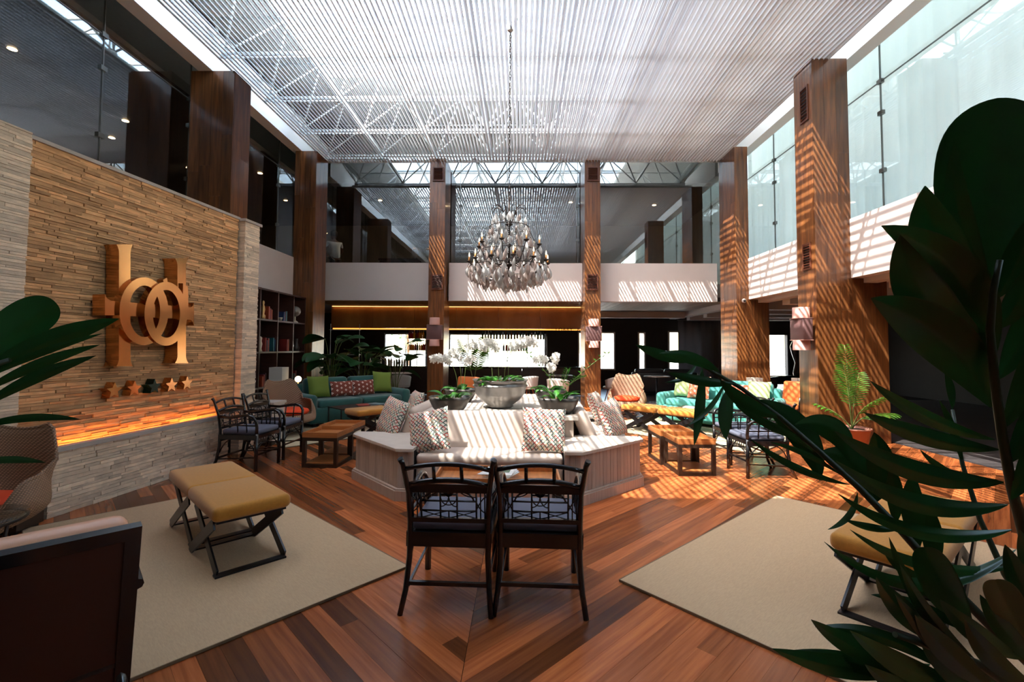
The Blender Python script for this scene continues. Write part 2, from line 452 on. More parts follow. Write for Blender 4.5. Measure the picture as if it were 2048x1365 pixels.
# ------------------------------------------------------------------ space frame
sf = thing('space_frame', 'white tubular steel space frame between the louvre and the skylight', 'roof frame', (0,0,6.62))
S, H = 1.45, 1.16
bx = [-0.06+S*(k-3) -0.75 +S*0.5 for k in range(8)]
bx = [-0.816+S*k for k in range(-3, 5)]
by = [12.2-S*k for k in range(0, 9)]
tb_ = B(); tb_.tube([(bx[0],0,0),(bx[-1],0,0)], 0.026, 8); m1 = tb_.mesh('bottom_chord')
tb_ = B(); tb_.tube([(0,by[-1],0),(0,by[0],0)], 0.026, 8); m2 = tb_.mesh('bottom_chord')
for y in by: obj('bottom_chord', m1, M_steel, sf, (0, y, 0))
for x in bx: obj('bottom_chord', m2, M_steel, sf, (x, 0, 0.001))
tx = [bx[0]-S/2+S*k for k in range(len(bx)+1)]; ty = [by[0]+S/2-S*k for k in range(len(by)+1)]
tb_ = B(); tb_.tube([(tx[0],0,H),(tx[-1],0,H)], 0.024, 8); m1 = tb_.mesh('top_chord')
tb_ = B(); tb_.tube([(0,ty[-1],H),(0,ty[0],H)], 0.024, 8); m2 = tb_.mesh('top_chord')
for y in ty: obj('top_chord', m1, M_steel, sf, (0, y, 0))
for x in tx: obj('top_chord', m2, M_steel, sf, (x, 0, 0.001))
wm = []
for sx, sy in ((1,1),(1,-1),(-1,1),(-1,-1)):
    q = B(); q.tube([(0,0,0.03),(sx*S/2,sy*S/2,H-0.03)], 0.02, 6); wm.append(q.mesh('web_member'))
nd = B(); nd.lathe([(0,-0.06),(0.05,-0.04),(0.06,0),(0.05,0.04),(0,0.06)], 10); ndm = nd.mesh('node')
for x in bx:
    for y in by:
        for m_ in wm: obj('web_member', m_, M_steel, sf, (x, y, 0))
        obj('node', ndm, M_steel, sf, (x, y, 0))
# ------------------------------------------------------------------ louvre: every slat an object
lv = thing('louvre_ceiling', 'suspended louvred ceiling of long tilted white slats over the lobby', 'louvre', (0,0,ZL))
prof = []; th = math.radians(40); n = 5; wd = 0.084; tk = 0.007
for sd in (1, -1):
    for i in (range(n+1) if sd == 1 else range(n, -1, -1)):
        u = -0.5+i/n; bow = 0.023*(1-4*u*u)
        a, c = u*wd, bow+sd*tk/2
        prof.append((-(a*math.sin(th))+c*math.cos(th), a*math.cos(th)+c*math.sin(th)))
LY0, LY1 = -2.9, 12.3
sl = B(); m_ = len(prof)
vs_ = [(x, LY0, z) for x, z in prof]+[(x, LY1, z) for x, z in prof]
sl.add(vs_, [(i, m_+i, m_+(i+1)%m_, (i+1)%m_) for i in range(m_)], True)
sl.add([(x, LY1, z) for x, z in prof], [tuple(range(m_))]); 
slm = sl.mesh('slat')
NS = 131
for i in range(NS):
    o = obj('slat', slm, M_slat, lv, (-5.24+i*(10.42/(NS-1)), 0, 0))
    o.rotation_euler = (0, R.gauss(0, 0.008) + (0.09 if R.random() < 0.03 else 0), 0)
cbm_ = B(); cbm_.box((-5.27,-0.012,0.036),(5.21,0.012,0.062)); cm_ = cbm_.mesh('carrier_bar')
for y in by: obj('carrier_bar', cm_, M_steel, lv, (0, y, 0))
eb = B(); eb.box((-5.27,12.305,-0.035),(5.21,12.325,0.045)); obj('edge_trim', eb, M_steel, lv)
# white side beams
b = B(); b.box((-5.84,-3,6.5),(-5.58,13.2,7.25)); struct('trim_8', b, M_beam)
b = B(); b.box((5.55,-3,6.5),(5.8,13.2,7.25)); struct('trim_9', b, M_beam)
# ------------------------------------------------------------------ glass walls
def glasswall(idx, a, bb, vertical_at, horizontal_z):
    """a, bb: (x,y) ends; z 3.8..8"""
    a = Vector(a); bb = Vector(bb); d = (bb-a); L = d.length; d.normalize(); nrm = Vector((-d.y, d.x))
    Mx = Matrix(((d.x, -d.y, 0, a.x), (d.y, d.x, 0, a.y), (0, 0, 1, 0), (0, 0, 0, 1)))
    fr = B()
    for s in vertical_at: fr.box((s-0.008,-0.012,3.3),(s+0.008,0.012,8.0), Mx)
    fr.box((0,-0.012,horizontal_z-0.006),(L,0.012,horizontal_z+0.006), Mx)
    fr.box((0,-0.03,3.3),(L,0.03,3.36), Mx); fr.box((0,-0.03,7.94),(L,0.03,8.0), Mx)
    for s in vertical_at:
        for zz in (4.6, 5.6, horizontal_z): fr.box((s-0.05,-0.03,zz-0.035),(s+0.05,0.03,zz+0.035), Mx)
    w = struct('window_%d' % idx, fr, M_steelgrey)
    ss = [0]+list(vertical_at)+[L]
    for s0, s1 in zip(ss[:-1], ss[1:]):
        for z0, z1 in ((3.36, horizontal_z-0.006), (horizontal_z+0.006, 7.94)):
            p = B(); p.box((s0+0.008,-0.004,z0),(s1-0.008,0.004,z1), Mx); obj('pane', p, M_glass, w)
    return w
M_steelgrey = mat('pane_fittings', rgb(120,122,118), 0.4, 0.4)
glasswall(6, (-6.1,13.3), (6.1,13.3), [3.9, 4.35, 7.7, 8.15], 6.9)
glasswall(7, (-6.15,-3), (-6.15,13.3), [4.0, 6.8, 9.6, 11.4, 14.6], 6.1)
glasswall(8, (6.15,13.3), (6.15,-3), [1.9, 3.4, 5.3, 7.9, 11.5], 6.15)
# ------------------------------------------------------------------ columns clad in boards
def column(x0, x1, y0, y1, z0, z1, label, lower=None, nf=3, nsd=2):
    t = thing('column', label, 'column', ((x0+x1)/2, (y0+y1)/2, 0))
    cx, cyy = (x0+x1)/2, (y0+y1)/2
    g = 0.003; tk = 0.02
    core = B(); core.box((x0-cx+tk+.002, y0-cyy+tk+.002, z0), (x1-cx-tk-.002, y1-cyy-tk-.002, z1)); obj('core', core, M_gap, t)
    zs = [z0, 1.9, 4.1, z1]
    def face(ax, fixed, out, a0, a1, n, zsplit=False):
        for i in range(n):
            p0 = a0+(a1-a0)*i/n+g/2; p1 = a0+(a1-a0)*(i+1)/n-g/2
            zz = [z0, R.uniform(1.8,3.4), R.uniform(4.2,5.4), z1]
            for k in range(3):
                w = B()
                e = R.uniform(0, 0.002)
                if ax == 'y': w.box((p0, min(fixed, fixed+out*(tk+e)), zz[k]+0.001), (p1, max(fixed, fixed+out*(tk+e)), zz[k+1]-0.001))
                else: w.box((min(fixed, fixed+out*(tk+e)), p0, zz[k]+0.001), (max(fixed, fixed+out*(tk+e)), p1, zz[k+1]-0.001))
                obj('plank', w, M_colwood, t)
    # planks face front (-y), +x and -x
    face('y', y0-cyy+tk, -1, x0-cx, x1-cx, nf)
    if y1 < 13: face('y', y1-cyy, 1, x0-cx, x1-cx, nf)
    face('x', x1-cx-tk, 1, y0-cyy+tk, y1-cyy, nsd)
    face('x', x0-cx+tk, -1, y0-cyy+tk, y1-cyy, nsd)
    return t
def vent(t, px0, py0, px1, py1, axis, val):
    P = AY if axis == 'y' else AX
    a = P(px0, py0, val); c = P(px1, py1, val)
    lx, ly, lz = t.location
    w = B(); 
    if axis == 'y':
        x0, x1 = sorted((a.x-lx, c.x-lx)); z0, z1 = sorted((a.z, c.z)); y = val-ly-0.022
        for q in ((x0,z0,x1,z0+.03),(x0,z1-.03,x1,z1),(x0,z0+.03,x0+.03,z1-.03),(x1-.03,z0+.03,x1,z1-.03)): w.box((q[0],y-.02,q[1]),(q[2],y,q[3]))
        f = obj('vent', w, M_vent, t)
        s = B(); s.box((x0+.03,y-.002,z0+.03),(x1-.03,y,z1-.03)); obj('vent_back', s, M_gap, f)
        s = B(); n = 9
        for i in range(n): z = z0+.03+(z1-z0-.06)*(i+.5)/n; s.bar((x0+.03,y-.012,z),(x1-.03,y-.012,z), .022, .006, up=(0,.7,1))
        stuff(obj('vent_slats', s, M_vent, f))
    else:
        y0, y1 = sorted((a.y-ly, c.y-ly)); z0, z1 = sorted((a.z, c.z)); x = val-lx
        for q in ((y0,z0,y1,z0+.03),(y0,z1-.03,y1,z1),(y0,z0+.03,y0+.03,z1-.03),(y1-.03,z0+.03,y1,z1-.03)): w.box((x-.02,q[0],q[1]),(x,q[2],q[3]))
        f = obj('vent', w, M_vent, t)
        s = B(); s.box((x-.002,y0+.03,z0+.03),(x,y1-.03,z1-.03)); obj('vent_back', s, M_gap, f)
        s = B(); n = 9
        for i in range(n): z = z0+.03+(z1-z0-.06)*(i+.5)/n; s.bar((x-.012,y0+.03,z),(x-.012,y1-.03,z), .022, .006, up=(.7,0,1))
        stuff(obj('vent_slats', s, M_vent, f))
M_vent = mat('vent_wood', rgb(92,48,30), 0.4)
colLB = column(-5.74,-5.2,11.62,12.3,0,6.5,'wooden column in the far left corner beside the bookshelf', nf=4, nsd=3)
colLN = column(-5.97,-5.18,8.16,8.66,0,6.5,'tall wooden column rising behind the left stone wall', nf=4, nsd=2)
colC1 = column(-2.45,-2.03,12.3,13.2,0,6.62,'slender wooden column left of the chandelier at the back', nf=2, nsd=3)
colC2 = column(1.67,2.08,12.3,13.2,0,6.62,'slender sunlit wooden column right of the chandelier at the back', nf=2, nsd=3)
colRB = column(5.2,5.52,11.42,12.3,0,6.5,'striped sunlit column at the far right corner behind the teal sofa', nf=3, nsd=4)
colRN = column(4.92,5.52,7.9,8.4,0,6.5,'wide sunlit column on the right beside the small potted palm', nf=3, nsd=2)
def wing(t, x0, x1, y0, y1, z1, n):
    lx, ly, _ = t.location
    core = B(); core.box((x0-lx, y0-ly+.03, 0), (x1-lx-.01, y1-ly, z1)); obj('core', core, M_gap, t)
    for i in range(n):
        p0 = x0-lx+(x1-x0)*i/n+.0015; p1 = x0-lx+(x1-x0)*(i+1)/n-.0015
        w = B(); w.box((p0, y0-ly, 0), (p1, y0-ly+.025, z1-.001)); obj('plank', w, M_colwood, t)
wing(colRB, 5.52, 5.98, 11.42, 12.3, 2.73, 3)
wing(colRN, 5.52, 6.1, 7.92, 8.4, 2.73, 3)
vent(colC1, 866,335,888,363,'y',12.3); vent(colC1, 863,549,886,580,'y',12.3)
vent(colC2, 1174,335,1197,363,'y',12.3); vent(colC2, 1173,549,1196,581,'y',12.3)
vent(colRN, 1600,183,1618,238,'x',4.92); vent(colRN, 1606,490,1624,538,'x',4.92)
# ------------------------------------------------------------------ bar fascia with strip light
fa = thing('bar_fascia', 'long wooden fascia panel above the bar lettered along its lower right', 'fascia', (0,14.6,0))
for i in range(6):
    x0 = -5.95+i*1.31
    p = B(); p.box((x0+.004,0,2.13),(x0+1.306,0.12,2.81)); obj('panel', p, M_fascia, fa)
p = B(); p.box((-5.9,0.02,2.085),(1.88,0.07,2.12)); obj('led_strip', p, M_led, fa)
p = B(); p.box((-5.9,-.07,2.79),(1.88,-.055,2.80)); obj('cove_strip', p, emit('cove_led', (1.0,0.5,0.16), 5.0), fa)
def text(s, size, M, mt, parent, name='lettering', depth=0.004):
    cu = bpy.data.curves.new(name, 'FONT'); cu.body = s; cu.size = size; cu.extrude = depth; cu.space_character = 1.25
    tmp = bpy.data.objects.new('tmp', cu); C.objects.link(tmp)
    dg = bpy.context.evaluated_depsgraph_get(); me = bpy.data.meshes.new_from_object(tmp.evaluated_get(dg))
    C.objects.unlink(tmp); bpy.data.objects.remove(tmp)
    me.transform(M); me.materials.clear(); me.materials.append(mt)
    o = bpy.data.objects.new(name, me); C.objects.link(o); o.parent = parent; return o
a = AY(1111, 663, 14.58)
text('LOBBY  BAR', 0.15, T(a.x, -0.02, a.z, 0, PI/2), M_gap, fa)
# ------------------------------------------------------------------ materials for furniture
M_stoneP = mat('stacked_stone', rgb(236,182,128), 0.85, noise=0.3, nscale=7, stretch=(1,1,2), vary=0.42, bump=0.25, bscale=45)
M_stoneB = mat('pale_stacked_stone', rgb(248,224,196), 0.88, noise=0.25, nscale=9, vary=0.28, bump=0.35, bscale=40)
M_cap = mat('stone_cap', rgb(186,176,166), 0.7, noise=0.12, nscale=5)
M_brass = mat('polished_copper', rgb(214,150,96), 0.16, metal=1.0, noise=0.12, nscale=3)
M_green_metal = mat('dark_green_enamel', rgb(14,44,38), 0.2, metal=0.6)
M_white_wash = mat('whitewashed_wood', rgb(196,178,164), 0.6, noise=0.22, nscale=3, stretch=(22,22,1.2), vary=0.14, bump=0.08, bscale=30)
M_wtop = mat('whitewashed_top', rgb(204,192,180), 0.5, noise=0.12, nscale=4, stretch=(2,12,2))
M_uphol = mat('beige_upholstery', rgb(196,178,164), 0.85, bump=0.03, bscale=300, sheen=0.2)
M_rug = mat('sisal_rug', rgb(196,166,130), 0.95, noise=0.13, nscale=30, stretch=(1,6,1), bump=0.3, bscale=220)
M_rug2 = mat('cream_rug', rgb(204,186,152), 0.95, noise=0.1, nscale=20, bump=0.3, bscale=220)
M_ochre = mat('ochre_fabric', rgb(188,126,36), 0.85, noise=0.12, nscale=60, bump=0.1, bscale=260, sheen=0.3)
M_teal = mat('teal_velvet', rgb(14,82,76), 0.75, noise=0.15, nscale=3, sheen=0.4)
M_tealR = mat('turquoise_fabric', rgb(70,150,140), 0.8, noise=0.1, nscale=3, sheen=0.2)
M_traywood = mat('tray_wood', rgb(186,116,62), 0.4, noise=0.3, nscale=3, stretch=(1,12,12))
M_ratt = mat('rattan', rgb(176,136,104), 0.6, vary=0.12, bump=0.5, bscale=120)
def weave(m, sz, sx, strength=.6):
    t = m.node_tree; N = t.nodes; L = t.links; b = N['Principled BSDF']; tc = N.new('ShaderNodeTexCoord')
    w1 = N.new('ShaderNodeTexWave'); w1.bands_direction = 'Z'; w1.inputs['Scale'].default_value = sz; w1.inputs['Distortion'].default_value = .6
    w2 = N.new('ShaderNodeTexWave'); w2.bands_direction = 'DIAGONAL'; w2.inputs['Scale'].default_value = sx
    L.new(tc.outputs['Object'], w1.inputs[0]); L.new(tc.outputs['Object'], w2.inputs[0])
    mu = N.new('ShaderNodeMath'); mu.operation = 'MULTIPLY'; L.new(w1.outputs['Fac'], mu.inputs[0]); L.new(w2.outputs['Fac'], mu.inputs[1])
    bp = N.new('ShaderNodeBump'); bp.inputs['Strength'].default_value = strength; bp.inputs['Distance'].default_value = .006
    L.new(mu.outputs[0], bp.inputs['Height']); L.new(bp.outputs[0], b.inputs['Normal'])
    mx = N.new('ShaderNodeMix'); mx.data_type = 'RGBA'; L.new(mu.outputs[0], mx.inputs[0]); c = b.inputs['Base Color'].default_value
    mx.inputs[6].default_value = (c[0]*.35, c[1]*.33, c[2]*.3, 1); mx.inputs[7].default_value = (c[0]*1.15, c[1]*1.15, c[2]*1.15, 1)
    L.new(mx.outputs[2], b.inputs['Base Color'])
M_ratt = mat('rattan_weave', rgb(186,146,114), 0.6); weave(M_ratt, 26, 22)
M_orange = mat('orange_cushion', rgb(232,72,24), 0.8, bump=0.05, bscale=200)
M_seatgrey = mat('grey_cushion', rgb(92,95,110), 0.8, bump=0.05, bscale=200)
M_leather = mat('orange_leather', rgb(206,112,60), 0.35, noise=0.15, nscale=5)
M_peach = mat('peach_leather', rgb(214,160,128), 0.4)
M_bpanel = mat('dark_leather', rgb(58,30,22), 0.4)
M_greenC = mat('green_cushion', rgb(104,124,44), 0.85, bump=0.05, bscale=200)
M_pgreen = mat('pale_green_cushion', rgb(170,186,130), 0.85)
M_pewter = mat('dark_pewter', rgb(92,88,84), 0.38, metal=0.75, noise=0.3, nscale=4)
M_pewter2 = mat('patinated_pewter', rgb(150,146,142), 0.36, metal=0.8, noise=0.45, nscale=5)
M_bark = mat('bark_chips', rgb(170,120,84), 0.9, vary=0.4)
M_soil = mat('soil', rgb(40,28,20), 0.95)
M_leafO = mat('orchid_leaf', rgb(62,122,40), 0.35, noise=0.2, nscale=6, vary=0.25, trans=0.25)
M_leafD = mat('dark_leaf', rgb(24,62,36), 0.42, noise=0.35, nscale=10, stretch=(1,1,1), vary=0.2, trans=0.08)
M_leafP = mat('palm_leaf', rgb(74,120,34), 0.42, vary=0.25, trans=0.3)
M_stem = mat('plant_stem', rgb(96,110,54), 0.6)
M_petal = mat('orchid_petal', rgb(246,244,238), 0.6, trans=0.35)
M_terra = mat('terracotta', rgb(160,106,88), 0.75, noise=0.15, nscale=6)
M_paper = mat('paper', rgb(225,225,222), 0.7)
M_shade = mat('lamp_shade', rgb(228,222,212), 0.8, trans=0.3)
M_pink = mat('pink_shade', rgb(216,164,150), 0.7, trans=0.2)
M_plum = mat('plum_shade', rgb(104,72,70), 0.6, noise=0.2, nscale=30, stretch=(1,1,8))
def pattern_mat(name, kind):
    m, t, b = base_mat(name); N = t.nodes; L = t.links
    setin(b, 'Roughness', 0.85)
    tc = N.new('ShaderNodeTexCoord'); sp = N.new('ShaderNodeSeparateXYZ'); L.new(tc.outputs['Object'], sp.inputs[0])
    def mth(op, a, c=None):
        q = N.new('ShaderNodeMath'); q.operation = op
        for i, v in enumerate((a, c)):
            if v is None: continue
            if isinstance(v, (int, float)): q.inputs[i].default_value = v
            else: L.new(v, q.inputs[i])
        return q.outputs[0]
    def mix(f, c1, c2):
        q = N.new('ShaderNodeMix'); q.data_type = 'RGBA'
        L.new(f, q.inputs['Factor'])
        for k, v in ((6, c1), (7, c2)):
            if isinstance(v, tuple): q.inputs[k].default_value = (*v, 1)
            else: L.new(v, q.inputs[k])
        return q.outputs[2]
    if kind == 'lattice':
        u = mth('MULTIPLY', mth('ADD', sp.outputs[0], sp.outputs[2]), 23.0); v = mth('MULTIPLY', mth('SUBTRACT', sp.outputs[0], sp.outputs[2]), 23.0)
        cell = mth('ADD', mth('FLOOR', u), mth('MULTIPLY', mth('FLOOR', v), 3.0))
        fu = mth('FRACT', u); fv = mth('FRACT', v)
        la = mth('LESS_THAN', fu, 0.3); lb = mth('LESS_THAN', fv, 0.3); line = mth('MAXIMUM', la, lb)
        wn = N.new('ShaderNodeTexWhiteNoise'); wn.noise_dimensions = '1D'; L.new(mth('ADD', cell, mth('MULTIPLY', la, 7.0)), wn.inputs['W'])
        cr = N.new('ShaderNodeValToRGB'); cr.color_ramp.interpolation = 'CONSTANT'; L.new(wn.outputs[0], cr.inputs[0])
        cols = [rgb(168,66,58), rgb(58,84,78), rgb(186,146,104), rgb(150,170,150), rgb(70,70,74)]
        cr.color_ramp.elements[0].color = (*cols[0], 1); cr.color_ramp.elements[1].position = 0.28; cr.color_ramp.elements[1].color = (*cols[1], 1)
        for i, p in ((2,.55),(3,.7),(4,.85)):
            e = cr.color_ramp.elements.new(p); e.color = (*cols[i], 1)
        L.new(mix(line, rgb(212,202,190), cr.outputs[0]), b.inputs['Base Color'])
    else:   # little diamonds on a plain ground
        u = mth('MULTIPLY', sp.outputs[0], 11.0); v = mth('MULTIPLY', sp.outputs[2], 11.0)
        v2 = mth('ADD', v, mth('MULTIPLY', mth('FLOOR', u), 0.5))
        fu = mth('ABSOLUTE', mth('SUBTRACT', mth('FRACT', u), 0.5)); fv = mth('ABSOLUTE', mth('SUBTRACT', mth('FRACT', v2), 0.5))
        d = mth('ADD', fu, fv)
        ring = mth('MULTIPLY', mth('LESS_THAN', d, 0.26), mth('GREATER_THAN', d, 0.12))
        g = rgb(122,58,42) if kind == 'maroon' else rgb(206,108,76)
        L.new(mix(ring, g, rgb(236,214,200)), b.inputs['Base Color'])
    return m
M_lat = pattern_mat('lattice_print', 'lattice'); M_mar = pattern_mat('diamond_print', 'maroon'); M_cor = pattern_mat('coral_print', 'coral')
# ------------------------------------------------------------------ stone feature wall with monogram
P0 = G(455, 920); P1 = G(92, 1040)
P0.z = P1.z = 0
wt = thing('stone_feature_wall', 'freestanding wall of thin stacked stone strips above a pale planter ledge', 'stone wall', P0, math.atan2(P1.y-P0.y, P1.x-P0.x))
Lw = (P1-P0).length
WI = wt.matrix_basis.to_4x4() if False else Matrix.Translation(P0) @ Matrix.Rotation(math.atan2(P1.y-P0.y, P1.x-P0.x), 4, 'Z')
WInv = WI.inverted()
# local frame: +x towards the camera, +y out into the room (checked below)
yo = WI.to_3x3() @ Vector((0,1,0)); SG = 1 if yo.x > 0 else -1
YP = -0.17*SG      # panel plane, set back from the planter face
def wallpt(px, py, off=0.0):
    """pixel -> local point on the panel plane (off = distance proud)"""
    n = WI.to_3x3() @ Vector((0, SG, 0)); q = WI @ Vector((0, YP+SG*off, 0)); d = ray(px, py)
    return WInv @ (O + d*((q-O).dot(n)/d.dot(n)))
ZB, ZT = 0.62, 3.38
core = B(); y0, y1 = sorted((YP-SG*0.02, YP-SG*0.35)); core.box((-0.30, y0, 0), (Lw+1.4, y1, ZT-0.02)); obj('core', core, M_gap, wt)
pw = thing('stone_planter', 'low pale stone planter base with grey ledge below the stone wall', 'planter', P0, math.atan2(P1.y-P0.y, P1.x-P0.x))
core = B(); y0, y1 = sorted((-SG*0.02, YP-SG*0.015)); core.box((0.012, y0, 0), (Lw-0.012, y1, ZB-0.09)); obj('core', core, M_gap, pw)
def courses(x0, x1, z0, z1, yface, hc, lmin, lmax, jut, limit, m, par=None):
    par = par or wt
    out = []; z = z0
    while z < z1-0.004:
        h = min(hc*R.uniform(0.72, 1.35), z1-z)
        if z1-(z+h) < 0.008: h = z1-z
        x = x0
        while x < x1-0.003:
            L = R.uniform(lmin, lmax); e = min(x+L, x1)
            if x1-e < 0.06: e = x1
            out.append((x, e, z, z+h, R.uniform(0, jut))); x = e
        z += h
    def dist(q):
        p = WI @ Vector(((q[0]+q[1])/2, yface, (q[2]+q[3])/2)); r = (p-O)
        pxy = proj(p); off = 0 if (-20 < pxy[0] < 2068) else 5
        return r.length/math.sqrt((q[1]-q[0])*(q[3]-q[2])) + off*10
    out.sort(key=dist); rest_ = B()
    for i, (a, e, z0_, z1_, j) in enumerate(out):
        g = 0.0016; ya, yb = sorted((yface-SG*0.05, yface+SG*j))
        bb = B() if i < limit else rest_
        d = R.uniform(-0.0015, 0.0015)
        if i < limit:
            # slightly irregular split face
            fy = yface+SG*j; by_ = yface-SG*0.05
            v = [(a+g, by_, z0_+g), (e-g, by_, z0_+g), (e-g, by_, z1_-g), (a+g, by_, z1_-g)]
            n_ = 4
            f = []
            for zz in (z0_+g, z1_-g):
                for k in range(n_):
                    f.append((a+g+(e-a-2*g)*k/(n_-1), fy+SG*R.uniform(-0.005, 0.003), zz+R.uniform(-g, g)*0.9))
            bb.add(v+f, [(0,1,2,3)]+[(4+k,5+k,9+k,8+k) for k in range(3)]+[(0,4,8,3),(1,2,11,7)]+[(0,1,7,6,5,4),(3,8,9,10,11,2)])
            obj('stone', bb, m, par)
        else:
            bb.box((a+g, ya, z0_+g), (e-g, yb, z1_-g))
    if rest_.v: stuff(obj('small_stones', rest_, m, par))
courses(-0.28, wallpt(50, 300).x-.002, ZB-0.1, ZT, YP, 0.027, 0.10, 0.42, 0.02, 300, M_stoneP)
courses(0.0, Lw, 0.0, ZB-0.045, 0.0, 0.030, 0.12, 0.40, 0.012, 300, M_stoneB, pw)
# far pillar, near pillar and caps
def stonebox(x0, x1, y0, y1, z0, z1, m, name):
    """pillar faced in thin courses, joined"""
    b = B(); z = z0
    while z < z1-0.002:
        h = min(R.uniform(.018,.034), z1-z); 
        L = x1-x0; x = x0
        while x < x1-0.002:
            e = min(x1, x+R.uniform(.12,.4)); j = R.uniform(0, .010); jj = R.uniform(0,.010)
            ya, yb = sorted((y0, y1+SG*j)); b.box((x+.001-(jj if x == x0 else 0), ya, z+.001), (e-.001, yb, z+h-.0015)); x = e
        z += h
    stuff(obj(name, b, m, wt))
stonebox(-0.62, -0.30, YP-SG*0.4, YP+SG*0.10, 0, 3.36, M_stoneB, 'far_pillar')
NPX = wallpt(50, 300).x
stonebox(NPX, NPX+1.4, YP-SG*0.3, YP+SG*0.06, 0, 3.42, M_stoneB, 'near_pillar')
b = B(); ya, yb = sorted((YP-SG*0.4, YP+SG*0.03)); b.box((-0.3,ya,ZT),(NPX,yb,ZT+0.035)); obj('coping', b, M_cap, wt)
b = B(); ya, yb = sorted((YP-SG*0.42, YP+SG*0.12)); b.box((-0.66,ya,3.362),(-0.28,yb,3.40)); obj('coping', b, M_cap, wt)
b = B(); ya, yb = sorted((-SG*0.065, SG*0.02)); b.box((-0.01,ya,ZB-0.043),(Lw+0.01,yb,ZB)); obj('ledge', b, M_cap, pw)
b = B(); ya, yb = sorted((-SG*0.14, -SG*0.085)); b.box((0.05,ya,ZB-0.085),(Lw-0.05,yb,ZB-0.07)); obj('uplight_strip', b, emit('uplight', (1.0,0.32,0.06), 24.0), wt, label='hidden orange uplight strip')
# monogram: bars, crossbar and two rings in polished copper
em = thing('monogram_emblem', 'large polished copper monogram of two bars, crossbar and interlaced rings on stone wall', 'emblem', WI @ Vector((0,0,0)), math.atan2(P1.y-P0.y, P1.x-P0.x))
def wp(px, py, off=0.13): v = wallpt(px, py, off); return (v.x, v.z)
def plate(name, poly, off0, off1, m, parent):
    pl = [(x, z) for x, z in poly]
    b = B(); ya, yb = YP+SG*off0, YP+SG*off1
    n = len(pl); vs_ = [(x, ya, z) for x, z in pl]+[(x, yb, z) for x, z in pl]
    ar = sum(pl[i][0]*pl[(i+1)%n][1]-pl[(i+1)%n][0]*pl[i][1] for i in range(n))*SG
    f = [tuple(range(n)), tuple(reversed(range(n, 2*n)))]+[(i, n+i, n+(i+1)%n, (i+1)%n) for i in range(n)]
    if ar > 0: f = [q[::-1] for q in f]
    b.add(vs_, f); return obj(name, b, m, parent)
def serif_bar(pxl, pxr, pyt, pyb, fl):
    # flared ends top and bottom, outline in pixels then on the wall
    pts = []
    w = pxr-pxl
    for k in range(5): t = k/4; pts.append((pxl-fl*(1-t)**2, pyt+ t*0.07*(pyb-pyt)))
    for k in range(5): t = k/4; pts.append((pxl-fl*t**2, pyb-(1-t)*0.07*(pyb-pyt)))
    for k in range(5): t = k/4; pts.append((pxr+fl*(1-t)**2, pyb-t*0.07*(pyb-pyt)+(0)))
    for k in range(5): t = k/4; pts.append((pxr+fl*t**2, pyt+(1-t)*0.07*(pyb-pyt)))
    return pts
def towall(pts, off=0.15): return [wp(p[0], p[1], off) for p in pts]
plate('left_bar', towall(serif_bar(238, 261, 489, 733, 5), .18), 0.03, 0.18, M_brass, em)
plate('right_bar', towall(serif_bar(355, 372, 517, 727, 5), .20), 0.03, 0.20, M_brass, em)
cbp = [(210,589),(214,597),(222,602),(234,603),(382,615),(386,612),(388,606),(388,652),(386,645),(382,640),(234,631),(210,631)]
plate('crossbar', towall(cbp, .19), 0.05, 0.19, M_brass, em)
def ring(name, cxp, cyp, rx, rz_, wf, off0, off1):
    a = [wp(cxp+rx*math.cos(2*PI*k/40), cyp-rz_*math.sin(2*PI*k/40), off1) for k in range(40)]
    c = [wp(cxp+rx*wf*math.cos(2*PI*k/40)+1, cyp-rz_*(wf+.12)*math.sin(2*PI*k/40), off1) for k in range(40)]
    ya, yb = YP+SG*off0, YP+SG*off1; b = B()
    vs_ = [(x,ya,z) for x,z in a]+[(x,yb,z) for x,z in a]+[(x,ya,z) for x,z in c]+[(x,yb,z) for x,z in c]
    fs_ = []; sm = []
    for k in range(40):
        j = (k+1)%40
        fs_ += [(40+k,40+j,120+j,120+k), (k,80+k,80+j,j)]
    b.add(vs_, fs_)
    b.add(vs_, [q for k in range(40) for q in ((k,(k+1)%40,40+(k+1)%40,40+k),(80+k,120+k,120+(k+1)%40,80+(k+1)%40))], True)
    return obj(name, b, M_brass, em)
ring('left_ring', 288, 623, 49, 68, 0.64, 0.14, 0.22)
ring('right_ring', 332, 628, 43, 64, 0.63, 0.16, 0.24)
plate('ring_serif', towall([(366,567),(376,574),(377,622),(366,620)], .23), 0.15, 0.23, M_brass, em)
plate('ring_serif', towall([(326,560),(334,556),(336,567),(328,570)], .2), 0.12, 0.2, M_brass, em)
tag(em, None, None)
for i, (px, py, m, lab) in enumerate(((231,782,M_brass,'copper star nearest the camera, leftmost of the five on stone wall'),(271,778,M_brass,'copper star second from the left beside the green star'),(311,774,M_green_metal,'dark green star in the middle of the five wall stars'),(345,771,M_brass,'copper star just right of the green star'),(376,767,M_brass,'rightmost copper star of the five on the stone wall'))):
    c = wp(px, py); r = 0.088
    pts = [(c[0]+r*(1 if k % 2 == 0 else 0.45)*math.sin(2*PI*k/10), c[1]+r*(1 if k % 2 == 0 else 0.45)*math.cos(2*PI*k/10)) for k in range(10)]
    st = plate('wall_star', pts, 0.02, 0.12, m, None)
    # raised centre
    yb = YP+SG*0.12; me = st.data
    st.location = wt.location; st.rotation_euler = wt.rotation_euler
    tag(st, lab, 'star', 'five stars below the monogram')
